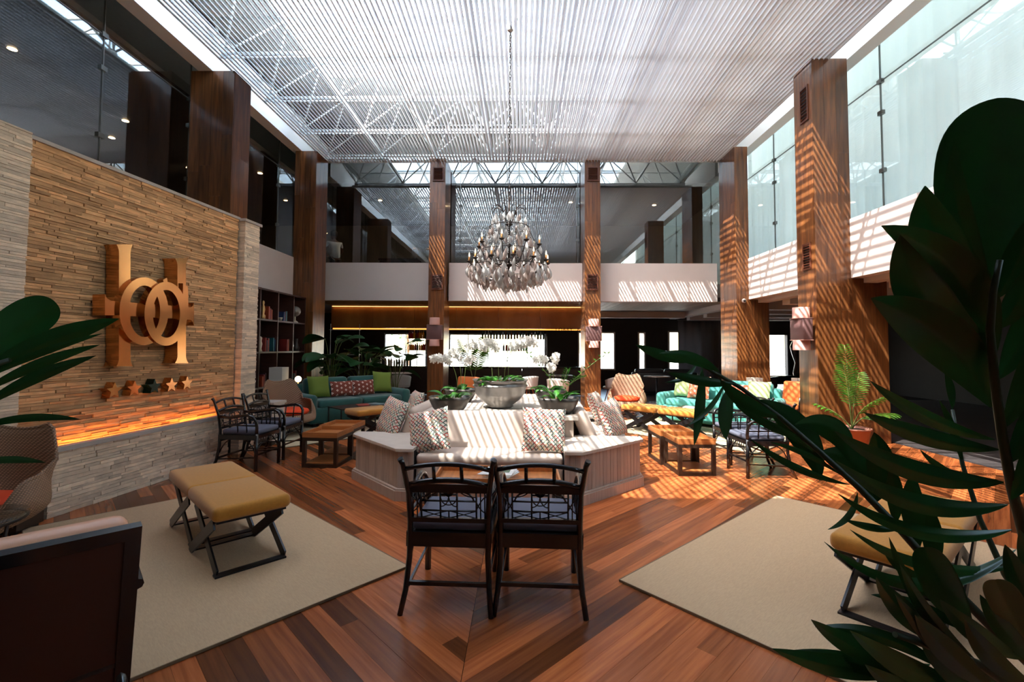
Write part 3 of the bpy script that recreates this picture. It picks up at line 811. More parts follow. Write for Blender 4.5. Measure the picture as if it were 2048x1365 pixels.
# ------------------------------------------------------------------ rugs
def quadrug(name, c, ang, lx, ly, m, label):
    b = B(); b.rbox((0,0,0.007), (lx,ly,0.014), 0.005, 1)
    e = B()
    for a, q in (((-lx/2,-ly/2),(lx/2,-ly/2)),((lx/2,-ly/2),(lx/2,ly/2)),((lx/2,ly/2),(-lx/2,ly/2)),((-lx/2,ly/2),(-lx/2,-ly/2))):
        e.bar((*a,0.008),(*q,0.008),0.006,0.0145)
    t = thing(name, label, 'rug', (c[0],c[1],0.001), ang)
    obj('pile', b, m, t); obj('binding', e, M_rugedge, t); return t
M_rugedge = mat('rug_binding', rgb(120,98,72), 0.9)
def rug_from(c0, c1, towards, ln, name, label, m=M_rug):
    c0 = Vector((c0[0],c0[1])); c1 = Vector((c1[0],c1[1])); u = c1-c0; w = u.length; u.normalize()
    v = Vector((-u.y, u.x)); 
    if v.dot(Vector(towards)-c0) < 0: v = -v
    c = c0+u*w/2+v*ln/2
    return quadrug(name, c, math.atan2(u.y,u.x), w, ln, m, label)
rug_from((0.66,3.2),(2.68,5.04),(1.48,2.3),3.0,'area_rug','sisal rug on the right under the pair of ochre stools, big palm in front')
rug_from((-0.78,3.35),(-2.96,5.26),(-1.76,2.2),1.8,'area_rug','sisal rug on the left under two ochre stools before stone wall')
quadrug('area_rug',(-3.45,9.0),math.radians(47),2.9,2.4,M_rug2,'cream rug under the coffee table before the green sofa').location.z = 0.0015
quadrug('area_rug',(3.35,9.05),math.radians(-47),3.1,2.6,M_rug2,'sunlit cream rug before the turquoise sofa on the right').location.z = 0.0015
# ------------------------------------------------------------------ X-frame stools
def make_stool():
    t = thing('cross_leg_stool', '', 'stool')
    b = B(); b.rbox((0,0,0.415),(0.72,0.5,0.10),0.04,4); obj('seat', b, M_ochre, t)
    b = B(); b.box((-0.33,-0.22,0.352),(0.33,0.22,0.366)); obj('seat_board', b, M_black, t)
    for s in (1, -1):
        b = B()
        o_ = 0.006*s
        for y in (-0.215, 0.215):
            yy = y+ (0.013*s if y > 0 else 0.013*s)
            b.bar((s*0.30,yy,0.012),(-s*0.30,yy,0.352),0.012,0.075)
        b.box((s*0.30-0.03,-0.215+o_-.01,0),(s*0.30+0.03,0.215+o_+.01,0.012))
        obj('leg_loop', b, M_black, t)
    return t
ST = make_stool()
def place(o, first, x, y, rz, label, group=None, z=0):
    if first: r = o; r.location = (x,y,z); r.rotation_euler = (0,0,rz)
    else: r = dup(o, (x,y,z), rz)
    r['label'] = label
    if group: r['group'] = group
    return r
r_ = math.radians
SGp = 'ochre cross-leg stools'
place(ST, True, -2.09, 3.5, r_(-43), 'ochre stool nearest the camera on the left rug', SGp, .015)
place(ST, False, -2.60, 3.98, r_(-43), 'ochre stool on the left rug next to the stone wall planter', SGp, .015)
place(ST, False, 2.24, 2.88, r_(40), 'ochre stool on the right rug, the nearer one behind palm fronds', SGp, .015)
place(ST, False, 2.79, 3.35, r_(40), 'ochre stool on the right rug, the farther of two behind palm', SGp, .015)
place(ST, False, -2.62, 8.2, r_(47), 'shaded ochre stool before the dark coffee table and green sofa', SGp, .016)
place(ST, False, -2.1, 8.78, r_(47), 'shaded ochre stool half hidden behind patterned cushions of the island', SGp, .016)
place(ST, False, 2.32, 8.92, r_(-47), 'sunlit ochre stool beside the right rattan chair', SGp, .016)
place(ST, False, 2.84, 8.36, r_(-47), 'sunlit ochre stool before the turquoise sofa', SGp, .016)
# ------------------------------------------------------------------ tray tables
def make_tray_table():
    t = thing('tray_table', '', 'table')
    W_, D_, Hh = 0.46, 0.52, 0.44
    for sx in (-1,1):
        for sy in (-1,1):
            b = B(); b.cbox((sx*(W_/2-.022), sy*(D_/2-.022), Hh/2-.03), (.044,.044,Hh-.06)); obj('leg', b, M_darkw2, t)
    b = B()
    for z in (0.022, Hh-0.082):
        for sy in (-1,1): b.cbox((0, sy*(D_/2-.022), z), (W_-.09,.04,.044))
        for sx in (-1,1): b.cbox((sx*(W_/2-.022), 0, z), (.04,D_-.09,.044))
    obj('frame', b, M_darkw2, t)
    b = B(); b.cbox((0,0,0.05),(W_-.05,D_-.05,.012)); obj('shelf', b, M_traywood, t)
    b = B(); b.cbox((0,0,Hh-.053),(W_,D_,.014)); 
    tr = obj('tray', b, M_traywood, t)
    b = B()
    for sy in (-1,1): b.cbox((0, sy*(D_/2-.008), Hh-.02), (W_,.016,.05))
    for sx in (-1,1): b.cbox((sx*(W_/2-.008), 0, Hh-.02), (.016,D_-.032,.05))
    obj('rim', b, M_traywood, tr)
    return t
M_darkw2 = mat('wenge', rgb(52,36,26), 0.45, noise=0.3, nscale=6)
TT = make_tray_table(); g = 'wooden tray tables'
place(TT, True, -2.55, 6.27, r_(-3), 'tray table before the left black armchairs, the nearer of two', g)
place(TT, False, -2.57, 6.81, r_(-3), 'tray table before the left black armchairs, the farther of two', g)
place(TT, False, 2.14, 6.08, r_(3), 'sunlit tray table on the right, the nearer of two', g)
place(TT, False, 2.08, 6.62, r_(3), 'sunlit tray table on the right, the farther of two', g)
place(TT, False, -0.48, 4.22, r_(90), 'tray table behind the left one of the two front black armchairs', g)
place(TT, False, 0.08, 4.22, r_(90), 'tray table behind the right front black armchair, newspaper on edge', g)
# newspaper across the two trays
b = B()
for k in range(4): b.box((-0.15+.01*k,-0.12-.004*k,0.012*k*.5),(0.15-.006*k,0.12+.003*k,0.012*k*.5+.004), T(0,0,0,r_(6*k)))
o = obj('newspaper', b, M_paper); o.location = (-0.19,4.2,0.437); o.rotation_euler = (0,0,r_(-25)); tag(o, 'folded newspaper lying across the two trays before the sofa', 'newspaper')
b = B(); b.box((-0.08,-0.05,0.0225),(0.1,0.06,0.0232), T(0,0,0,r_(18))); obj('printed_photo', b, mat('newsprint_photo', rgb(110,128,104), 0.8, noise=0.7, nscale=30), o)
# ------------------------------------------------------------------ black fretwork armchair
def arc(p, q, bulge, n=8):
    p, q, bl = Vector(p), Vector(q), Vector(bulge)
    return [p*(1-t)**2+bl*2*t*(1-t)+q*t*t for t in [i/n for i in range(n+1)]]
def make_armchair():
    t = thing('fretwork_armchair', '', 'chair')
    m = M_black2
    hw = 0.235
    for s in (-1,1):      # rear leg running up into the back post
        b = B(); b.tube([(s*(hw+.03),-.34,0),(s*(hw+.012),-.285,.12),(s*hw,-.255,.3),(s*hw,-.25,.5),(s*(hw+.005),-.275,.68),(s*(hw+.03),-.325,.86),(s*(hw+.042),-.34,.895)], [.016,.017,.018,.018,.017,.016,.018], 8); obj('leg', b, m, t)
        b = B(); b.tube([(s*hw,.235,0),(s*hw,.235,.46)], .022, 8); obj('leg', b, m, t)
        b = B()    # arm
        b.tube([(s*hw,-.27,.665),(s*(hw+.015),-.12,.655),(s*(hw+.03),.03,.68),(s*(hw+.03),.13,.69),(s*(hw+.025),.2,.665),(s*(hw+.015),.235,.61),(s*(hw+.005),.238,.54),(s*hw,.235,.45)], .019, 8)
        b.tube([(s*(hw-.01),-.02,.47),(s*(hw+.02),-.02,.67)], .008, 6); b.tube([(s*(hw-.01),.1,.47),(s*(hw+.025),.1,.69)], .008, 6)
        b.bar((s*hw,-.25,.56),(s*(hw+.012),.22,.56), .014); obj('arm', b, m, t)
    b = B(); b.box((-hw-.02,-.262,.36),(hw+.02,-.235,.445)); b.box((-hw-.02,.22,.40),(hw+.02,.25,.445)); b.box((-hw-.022,-.25,.385),(-hw+.008,.24,.445)); b.box((hw-.008,-.25,.385),(hw+.022,.24,.445)); b.box((-hw,-.24,.425),(hw,.23,.44))
    obj('seat_frame', b, m, t)
    b = B(); b.rbox((0,0.0,.475),(.46,.47,.065),.028,3); obj('cushion', b, M_seatgrey, t)
    b = B()
    b.tube(arc((-hw-.02,-.318,.83),(hw+.02,-.318,.83),(0,-.345,.90),8), .014, 8)
    for x in (-.082,.082): b.tube([(x,-.33,.855),(x,-.297,.755)], .011, 6)
    b.tube(arc((-hw,-.285,.73),(hw,-.285,.73),(0,-.295,.795),8), .017, 8)
    b.bar((-hw,-.258,.52),(hw,-.258,.52), .026); b.bar((-hw,-.283,.712),(hw,-.283,.712),.014,.05)
    obj('rails', b, m, t)
    b = B()   # fretwork panel
    def P(x, z): return (x, -.255-.03*(z-.52)/.2, z)
    for x in (-.165,-.05,.05,.165): b.tube([P(x,.53),P(x,.70)], .006, 5)
    for x0, x1, z in ((-.165,.165,.575),(-.165,.165,.635),(-.05,.05,.675)): b.tube([P(x0,z),P(x1,z)], .006, 5)
    b.tube([P(0,.53),P(0,.575)], .005, 5)
    for s in (-1,1):
        for x0 in (.19,.215):
            b.tube([P(s*x0,.53),P(s*x0,.70)], .0045, 5)
        b.tube(arc(P(s*.165,.63),P(s*.232,.56),P(s*.19,.57)), .004, 5); b.tube(arc(P(s*.232,.67),P(s*.165,.58),P(s*.2,.66)), .004, 5)
        b.tube([P(s*.165,.575),P(s*.09,.552),P(s*.0,.575)], .0035, 5); b.tube([P(s*.165,.53),P(s*.09,.552),P(0,.53)], .0035, 5)
        b.tube(arc(P(s*.05,.66),P(0,.61),P(s*.04,.61)), .004, 5); b.tube(arc(P(0,.66),P(s*.05,.6),P(s*.01,.6)), .004, 5)
        b.tube(arc(P(s*.05,.69),P(s*.15,.64),P(s*.13,.70)), .006, 5); b.tube(arc(P(s*.07,.69),P(s*.16,.66),P(s*.10,.66)), .004, 5)
    b.lathe([(0,-.008),(.03,0),(0,.008)], 8, T(0,-.283,.69,0,PI/2)); b.tube(arc(P(-.04,.70),P(.04,.70),P(0,.655)), .007, 5)
    obj('fretwork', b, m, t)
    b = B()   # apron fret below the front and side rails
    for k in range(9):
        x = -.2+.05*k
        b.tube([(x,.236,.40),(x,.236,.345),(x+.025,.236,.345),(x+.025,.236,.375)], .005, 5)
    b.tube([(-hw,.236,.335),(hw,.236,.335)], .007, 6)
    for s in (-1,1):
        b.tube(arc((s*hw,.22,.22),(s*hw,.06,.385),(s*hw,.17,.36)), .007, 6); b.tube(arc((s*hw,-.25,.22),(s*hw,-.1,.385),(s*hw,-.2,.36)), .007, 6)
        b.tube(arc((s*hw,.236,.22),(s*.1,.236,.335),(s*.2,.236,.31)), .006, 6)
    obj('apron', b, m, t)
    b = B(); b.bar((-hw,.235,.20),(hw,.235,.20), .018); obj('stretcher', b, m, t)
    b = B(); b.bar((-hw,-.275,.155),(hw,-.275,.155), .022); obj('stretcher', b, m, t)
    for s in (-1,1): b = B(); b.bar((s*hw,-.275,.14),(s*hw,.235,.17), .016); obj('stretcher', b, m, t)
    return t
AC = make_armchair(); g = 'black fretwork armchairs'
place(AC, True, -0.415, 3.10, r_(-2), 'left one of the two black fretwork armchairs seen from behind in front', g)
place(AC, False, 0.13, 3.10, r_(-2.5), 'right one of the two black fretwork armchairs seen from behind in front', g)
place(AC, False, -3.47, 6.05, r_(-95), 'black fretwork armchair by stone wall, nearer of the left pair', g)
place(AC, False, -3.45, 6.66, r_(-93), 'black fretwork armchair by stone wall, farther of the left pair', g)
place(AC, False, 2.94, 5.98, r_(93), 'sunlit black fretwork armchair on the right, the nearer one', g)
place(AC, False, 3.02, 6.62, r_(93), 'sunlit black fretwork armchair on the right, the farther one', g)
# ------------------------------------------------------------------ central seating island
isl = thing('seating_island', 'octagonal whitewashed wood seating island with four built-in beige sofas', 'seating island', (-0.25,6.40,0), r_(-2.5))
h = 1.65; a_ = 0.92; b_ = 0.76
def rot4(p, k):
    x, y = p
    for _ in range(k): x, y = -y, x
    return (x, y)
for k in range(4):
    poly = [(-a_,-h),(-b_,-h),(-b_,-0.95),(-0.95,-b_),(-h,-b_),(-h,-a_)]
    inset = lambda p, d: (p[0]+(d if p[0] < -1.2 else 0)+(d*.5 if -a_-.01 < p[0] < -a_+.01 else 0), p[1]+(d if p[1] < -1.2 else 0)+(d*.5 if -a_-.01 < p[1] < -a_+.01 else 0))
    grow = lambda d: [rot4(inset(p, -d), k) for p in poly]
    b = B(); b.prism(grow(-0.03), 0.02, 0.49); cb_ = obj('corner_box', b, M_gap, isl)
    b = B(); b.prism(grow(0.03), 0.49, 0.52); obj('top_board', b, M_wtop, cb_)
    b = B(); b.prism(grow(0.035), 0.0, 0.10); b.prism(grow(0.022), 0.10, 0.118); obj('plinth', b, M_white_wash, cb_)
    # boards along the three outer faces
    segs = [((-b_,-h),(-a_,-h)),((-a_,-h),(-h,-a_)),((-h,-a_),(-h,-b_)),((-b_,-.95),(-b_,-h)),((-h,-b_),(-.95,-b_))]
    for (p, q) in segs:
        p, q = Vector(rot4(p,k)), Vector(rot4(q,k)); L = (q-p).length; nb = max(2, round(L/0.062)); d = (q-p)/nb; an = math.atan2(d.y, d.x)
        for i in range(nb):
            c = p+d*(i+.5); bb = B(); bb.box((-d.length/2+.0015,-.026,.118),(d.length/2-.0015,-.006+R.uniform(0,.002),.49), None)
            o = obj('board', bb, M_white_wash, isl, (c.x, c.y, 0)); o.rotation_euler = (0,0,an)
            # face outwards
            nrm = Vector((-d.y, d.x)); 
            if nrm.dot(Vector(c)) < 0 and not ((p-Vector(rot4((-b_,-.95),k))).length < .01 or (q-Vector(rot4((-.95,-b_),k))).length < .01): o.rotation_euler = (0,0,an+PI)
    # sofa between the boxes
    Rk = Matrix.Rotation(k*PI/2, 4, 'Z')
    b = B(); b.rbox((0,-1.24,.19),(1.50,.72,.38),.03,2,Rk); obj('sofa_base', b, M_uphol, isl)
    b = B(); b.rbox((0,-1.30,.40),(1.50,.62,.10),.04,3,Rk); obj('seat_cushion', b, M_uphol, isl)
    b = B(); b.rbox((0,0,0),(1.56,.18,.50),.085,4, Rk @ T(0,-1.06,.585,0,r_(-24))); obj('back_cushion', b, M_uphol, isl)
b = B(); b.box((-.9,-.9,0),(.9,.9,.72)); obj('inner_box', b, M_white_wash, isl)
b = B(); b.box((-.95,-.95,.72),(.95,.95,.76)); obj('table_top', b, M_wtop, isl)
b = B(); b.box((-.2,-.3,.7602),(.34,.2,.764)); obj('runner', b, M_wtop, isl)
# cushions
def cushion(x, y, z, s, m, rz, tilt, label, group, roll=0, h_=None):
    b = B(); b.pillow(s, h_ or s, 0.15, 10, 0.07)
    o = obj('cushion', b, m); o.location = (x,y,z); o.rotation_euler = Euler((tilt, roll, rz), 'XYZ')
    o.rotation_mode = 'XYZ'
    Mx = Matrix.Rotation(rz,3,'Z') @ Matrix.Rotation(tilt,3,'X') @ Matrix.Rotation(roll,3,'Y'); o.rotation_euler = Mx.to_euler()
    return tag(o, label, 'cushion', group)
g = 'lattice print cushions on the island'
cushion(-0.97,5.00,.66,.46,M_lat,r_(-14),r_(-22),'lattice print cushion at the left end of the front island sofa',g, r_(-14))
cushion(0.25,5.02,.68,.47,M_lat,r_(3),r_(-20),'lattice print cushion at the right end of the front island sofa',g, r_(3))
cushion(-1.58,5.80,.68,.48,M_lat,r_(-42),r_(-20),'lattice print cushion on the left island sofa, the nearer one',g, r_(8))
cushion(-1.55,6.85,.68,.47,M_lat,r_(-62),r_(-20),'lattice print cushion on the left island sofa, behind dark bowl',g)
cushion(1.12,5.85,.68,.48,M_lat,r_(48),r_(-20),'sunlit lattice print cushion on the right island sofa, the nearer one',g, r_(-6))
cushion(1.12,6.95,.68,.47,M_lat,r_(66),r_(-20),'sunlit lattice print cushion on the right island sofa, the farther one',g)
# ------------------------------------------------------------------ sofas
def make_sofa(m, name, label, x, y, rz):
    t = thing(name, label, 'sofa', (x,y,.016), rz)
    b = B(); b.rbox((0,0,.21),(2.2,.86,.30),.05,3); obj('base', b, m, t)
    for s in (-.5,.5): b = B(); b.rbox((s*.92,-.07,.42),(.9,.70,.15),.05,3); obj('seat_cushion', b, m, t)
    for s in (-.5,.5): b = B(); b.rbox((0,0,0),(.92,.2,.46),.08,3,T(s*.94,.30,.66,0,r_(-10))); obj('back_cushion', b, m, t)
    for s in (-1,1): b = B(); b.rbox((s*1.03,0,.36),(.2,.88,.5),.08,3); obj('arm', b, m, t)
    b = B(); b.rbox((0,.40,.45),(2.1,.14,.66),.06,3); obj('backrest', b, m, t)
    for sx in (-1,1):
        for sy in (-1,1): b = B(); b.cbox((sx*.98,sy*.35,.03),(.05,.05,.06)); obj('leg', b, M_black, t)
    return t
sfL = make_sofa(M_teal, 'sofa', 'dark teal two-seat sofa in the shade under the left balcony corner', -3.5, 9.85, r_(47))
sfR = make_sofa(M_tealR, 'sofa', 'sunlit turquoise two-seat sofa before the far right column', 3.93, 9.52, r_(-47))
def on_sofa(s, lx, m, lab, grp, size=.44, h_=None, dz=0, ly=.06, roll=0):
    rz = s.rotation_euler.z; v = Matrix.Rotation(rz,3,'Z') @ Vector((lx, ly, 0))
    cushion(s.location.x+v.x, s.location.y+v.y, .52+(h_ or size)/2-.0+dz, size, m, rz, r_(-16), lab, grp, roll, h_)
g = 'cushions on the dark teal sofa'
on_sofa(sfL,-.72,M_greenC,'plain green cushion at the left end of the dark teal sofa',g)
on_sofa(sfL,-.26,M_mar,'maroon diamond print cushion beside the left green one',g,.5,.32,0,.0)
on_sofa(sfL,.22,M_mar,'maroon diamond print cushion beside the right green one',g,.5,.32,0,.0)
on_sofa(sfL,.70,M_greenC,'plain green cushion at the right end of the dark teal sofa',g,.46,None,0.02,.06,r_(5))
g = 'cushions on the turquoise sofa'
on_sofa(sfR,-.74,M_pgreen,'pale green cushion at the left end of the turquoise sofa',g)
on_sofa(sfR,-.36,M_cor,'large coral print cushion on the left half of turquoise sofa',g,.46,.46,0,-.04)
on_sofa(sfR,.42,M_cor,'coral print cushion on the right half of turquoise sofa',g,.44,.34)
on_sofa(sfR,.76,M_pgreen,'pale green cushion at the right end of the turquoise sofa',g,.42)
# ------------------------------------------------------------------ coffee tables
def coffee(x, y, rz, label):
    t = thing('coffee_table', label, 'table', (x,y,.016), rz)
    b = B(); b.box((-.5,-.27,.40),(.5,.27,.415)); obj('table_top', b, M_black, t)
    for sx in (-1,1):
        for sy in (-1,1): b = B(); b.cbox((sx*.48,sy*.25,.2),(.02,.02,.4)); obj('leg', b, M_black, t)
    b = B()
    for sy in (-1,1): b.bar((-.47,sy*.25,.39),(.47,sy*.25,.39),.018)
    obj('apron', b, M_black, t)
    return t
coffee(-3.05, 8.9, r_(47), 'low black coffee table before the dark teal sofa')
coffee(3.38, 8.82, r_(-47), 'low black coffee table before the turquoise sofa')
def magazine(x, y, z, rz, col, label):
    b = B(); b.box((-.11,-.15,0),(.11,.15,.012)); o = obj('magazine', b, mat('cover_%s' % label[:6].strip(), col, .35)); o.location = (x,y,z); o.rotation_euler = (0,0,rz)
    q = B(); q.box((-.108,-.148,.0025),(.112,.148,.0095)); obj('pages', q, M_paper, o); tag(o, label, 'magazine')
magazine(-3.0, 8.95, .4315, r_(30), rgb(150,60,50), 'red covered magazine on the coffee table by the teal sofa')
magazine(-2.8, 9.12, .4315, r_(70), rgb(120,140,150), 'pale blue magazine on the coffee table by the teal sofa')
magazine(3.2, 9.0, .4315, r_(-30), rgb(220,220,224), 'white magazine lying open on coffee table by turquoise sofa')
# ------------------------------------------------------------------ rattan wing chair
def make_rattan():
    t = thing('rattan_chair', '', 'chair')
    rows = []; nu = 40; nv = 12
    def rim(th):      # th = 0 at the back
        a = abs(th)
        if a < r_(34): z = .90+.07*(a/r_(34))**2
        elif a < r_(62): k = (a-r_(34))/r_(28); z = .97-.37*(k**.7)
        elif a < r_(100): k = (a-r_(62))/r_(38); z = .60-.02*k
        elif a < r_(135): k = (a-r_(100))/r_(35); z = .58-.23*(3*k*k-2*k**3)
        else: z = .35
        return z
    for j in range(nv+1):
        v = j/nv; row = []
        for i in range(nu+1):
            th = -PI+2*PI*i/nu; zr = rim(th)
            r0, rb = .12, .33
            zz = .20+(zr-.20)*v
            k = min(1, v*2.2); rr = r0+(rb-r0)*math.sin(k*PI/2)
            if abs(th) < r_(62): rr += .07*v*v
            else: rr += .05*math.sin(v*PI)
            fr = 1.0
            # front direction = +y, back = -y
            row.append((rr*1.12*math.sin(th), -rr*math.cos(th)-.02*v, zz))
        rows.append(row)
    b = B(); b.grid(rows); b.add([(0,0,.20)]+rows[0], [(0,i+2,i+1) for i in range(nu)], True)
    obj('woven_shell', b, M_ratt, t, None, .022)
    e = B(); e.tube(rows[-1][:-1], .016, 6, closed=True); obj('rim', e, M_ratt, t)
    c = B(); c.lathe([(0,.345),(.2,.345),(.28,.365),(.305,.40),(.285,.44),(.2,.465),(0,.475)], 24); obj('seat_cushion', c, M_orange, t)
    s = B(); s.tube([(0,0,.03),(0,0,.22)], .025, 10)
    for k in range(4): a = PI/4+k*PI/2; s.tube([(0,0,.06),(.28*math.cos(a),.28*math.sin(a),.015)], .014, 6)
    obj('swivel_base', s, mat('chrome', rgb(190,190,190), .2, 1.0) if 'chrome' not in MATS else MATS['chrome'], t)
    return t
RC = make_rattan(); g = 'rattan wing chairs with orange seats'
place(RC, True, -4.02, 8.2, r_(-122), 'shaded rattan wing chair with orange seat at the left end of teal sofa', g)
place(RC, False, 2.4, 10.75, r_(163), 'sunlit rattan wing chair with orange seat beside the slender right column', g)
NR = place(RC, False, -3.90, 3.34, r_(190), 'rattan wing chair with orange seat at the left edge beside planter end', g); NR.scale = (.93,.93,.97)
# ------------------------------------------------------------------ leather armchair with dark frame
def make_leather():
    t = thing('leather_armchair', '', 'chair')
    Mb = T(0,-.30,.42,0,r_(12))
    b = B()
    b.box((-.33,-.02,.38),(.33,.02,.43),Mb); b.box((-.33,-.02,-.28),(-.28,.02,.38),Mb); b.box((.28,-.02,-.28),(.33,.02,.38),Mb); b.box((-.28,-.02,-.28),(.28,.02,-.22),Mb)
    obj('back_frame', b, M_black2, t)
    b = B(); b.box((-.28,-.008,-.22),(.28,.008,.38),Mb); obj('back_panel', b, M_bpanel, t)
    b = B(); b.rbox((0,.07,.19),(.60,.1,.50),.045,3,Mb); obj('back_cushion', b, M_leather, t)
    b = B(); b.rbox((0,.0,.385),(.60,.56,.13),.05,3); obj('seat_cushion', b, M_leather, t)
    b = B(); b.box((-.32,-.28,.27),(.32,.28,.32)); obj('seat_frame', b, M_black2, t)
    for sx in (-1,1):
        for sy in (-1,1): b = B(); b.tube([(sx*.33,sy*.31,0),(sx*.29,sy*.25,.30)], [.014,.024], 8); obj('leg', b, M_black2, t)
        b = B(); b.tube([(sx*.34,.27,.30),(sx*.35,.26,.58),(sx*.35,.1,.61),(sx*.33,-.36,.60)], .02, 8); obj('arm', b, M_black2, t)
    return t
LA = make_leather(); g = 'orange leather armchairs'
place(LA, True, -1.98, 1.855, r_(47), 'leather armchair with dark framed back nearest camera at bottom left', g, .016)
place(LA, False, 5.55, 9.85, r_(120), 'sunlit orange leather armchair left of the wide right column', g)
place(LA, False, -1.35, 10.6, r_(150), 'orange leather armchair behind the island left bowls', g)
for q in C.objects:
    if q.parent is LA and q.name.startswith('back_cushion'): q.data = q.data.copy(); q.data.materials[0] = M_peach
# ------------------------------------------------------------------ orchid bowls
fl = B()
for k in range(5):
    a = 2*PI*k/5+PI/2; c_, s_ = math.cos(a), math.sin(a); wd_ = .62 if k in (1,4) else .42
    pts_ = [(.0,0,0),(.010,-.5,.004),(.022,-.9,.006),(.032,-.6,.002),(.037,0,-.003),(.032,.6,.002),(.022,.9,.006),(.010,.5,.004)]
    fl.add([(r*c_-w*wd_*.028*s_, r*s_+w*wd_*.028*c_, z) for r, w, z in pts_], [tuple(range(8))], True)
fl.lathe([(0,.012),(.006,.006),(0,0)], 6)
flm = fl.mesh('flower')
lf = B(); rows = []
for i in range(7):
    t_ = i/6; w = .035*math.sin(PI*min(1, t_*.92+.08))**.6; x = .16*t_; z = .10*t_-.13*t_*t_
    rows.append([(x,-w,z+.010),(x,-w*.5,z+.003),(x,0,z),(x,w*.5,z+.003),(x,w,z+.010)])
lf.grid(rows); lfm = lf.mesh('leaf')
def squarebowl(w, d, hh, lip=.008):
    """rounded-square tapering bowl"""
    prof = [(0,0),(.52,0),(.60,.01),(.80,.35),(.94,.75),(1.0,1.0),(.95,1.0),(.90,.8),(.0,.75)]
    vs_ = []; n = 32
    for r, z in prof:
        for k in range(n):
            a = 2*PI*k/n; c_, s_ = math.cos(a), math.sin(a); q = (abs(c_)**4+abs(s_)**4)**-.25
            vs_.append((c_*q*r*w/2, s_*q*r*d/2, z*hh))
    fs_ = [(i*n+k, i*n+(k+1)%n, (i+1)*n+(k+1)%n, (i+1)*n+k) for i in range(len(prof)-1) for k in range(n)]
    return vs_, fs_
def orchid(name, x, y, z, w, d, hh, kind, stems, nleaf, label, rz=0, leafs=1.0):
    t = thing(name, label, 'potted orchid', (x,y,z), rz)
    b = B()
    if kind == 'round':
        b.lathe([(0,0),(.42*w/2,0),(.50*w/2,.015),(.46*w/2,.03),(.72*w/2,.10),(.90*w/2,hh*.5),(.95*w/2,hh*.74),(1.0*w/2,hh*.77),(1.0*w/2,hh*.81),(.95*w/2,hh*.84),(.98*w/2,hh*.97),(1.03*w/2,hh),(.97*w/2,hh),(.93*w/2,hh*.9),(0,hh*.88)], 36)
        obj('bowl', b, M_pewter2, t)
    else:
        b.add(*squarebowl(w,d,hh), True); obj('bowl', b, M_pewter, t)
    bk = B()
    for k in range(70):
        a = R.uniform(0,2*PI); r = math.sqrt(R.random())*.40; c = (r*w*math.cos(a), r*d*math.sin(a), hh*(.80 if kind != 'round' else .92)+R.uniform(0,.02)); e = R.uniform(.008,.022)
        bk.cbox((0,0,0),(e*1.6,e,e*.7), T(*c, R.uniform(0,6), R.uniform(-.6,.6)))
    stuff(obj('bark_chips', bk, M_bark, t))
    for k in range(nleaf):
        a = R.uniform(0,2*PI); r = R.uniform(.05,.30)
        o = obj('leaf', lfm, M_leafO, t, (r*w*math.cos(a), r*d*math.sin(a), hh*.86)); o.rotation_euler = (R.uniform(-.25,.25), R.uniform(-.75,.0), a+R.uniform(-.7,.7)); sc = R.uniform(.75,1.25)*leafs; o.scale = (sc,sc,sc)
    for (sx, sy, tx, ty, tz, n) in stems:     # stem base offset, tip offset
        p0 = Vector((sx,sy,hh*.8)); p3 = Vector((tx,ty,tz)); top = Vector((sx+(tx-sx)*.30, sy+(ty-sy)*.3, tz+.06))
        c1 = p0+Vector((0,0,(tz-hh)*.8)); pts = []
        for i in range(15):
            u = i/14; pts.append(p0*(1-u)**3+c1*3*u*(1-u)**2+top*3*u*u*(1-u)+p3*u**3)
        b = B(); b.tube(pts, .004, 5); st = obj('stem', b, M_stem, t)
        n = int(n*2)
        for i in range(n):
            u = .60+.40*i/max(1,n-1); p = p0*(1-u)**3+c1*3*u*(1-u)**2+top*3*u*u*(1-u)+p3*u**3
            o = obj('flower', flm, M_petal, st, p+Vector((R.uniform(-.03,.03), R.uniform(-.03,.03), R.uniform(-.035,.03)))); o.rotation_euler = (PI/2+R.uniform(-.4,.4), R.uniform(-.3,.3), R.uniform(-.6,.6)); sc = R.uniform(1.1,1.5); o.scale = (sc,)*3
    return t
zt = 0.7602
orchid('orchid_bowl', -0.86,5.72,zt,.50,.34,.19,'sq',[], 12,'dark square bowl of orchid leaves at the front left of island top',0,1.1)
orchid('orchid_bowl', -0.86,6.78,zt,.46,.34,.19,'sq',[(-.05,0,-.42,-.05,.62,13),(.0,.03,-.15,.0,.70,12),(.05,-.02,.16,-.02,.62,14)],12,'dark bowl at back left of the island with three white orchid sprays')
orchid('orchid_bowl', -0.27,6.22,zt+.0045,.72,.72,.36,'round',[(-.1,0,-.42,.0,.82,16),(-.02,.05,-.20,.1,.84,14),(.05,.0,.45,.02,.86,18),(.1,.03,.30,.05,.84,12)],26,'large round pewter bowl of white orchids in the middle of island top',0,1.15)
orchid('orchid_bowl', 0.45,5.70,zt,.50,.34,.19,'sq',[],11,'dark square bowl of orchid leaves at the front right of island top',0,1.1)
orchid('orchid_bowl', 0.42,6.78,zt,.46,.34,.19,'sq',[(.0,0,-.20,-.02,.62,13),(.05,.03,.08,.0,.64,13),(.0,-.02,.02,-.1,.50,12)],12,'dark bowl at back right of the island with white orchid sprays')
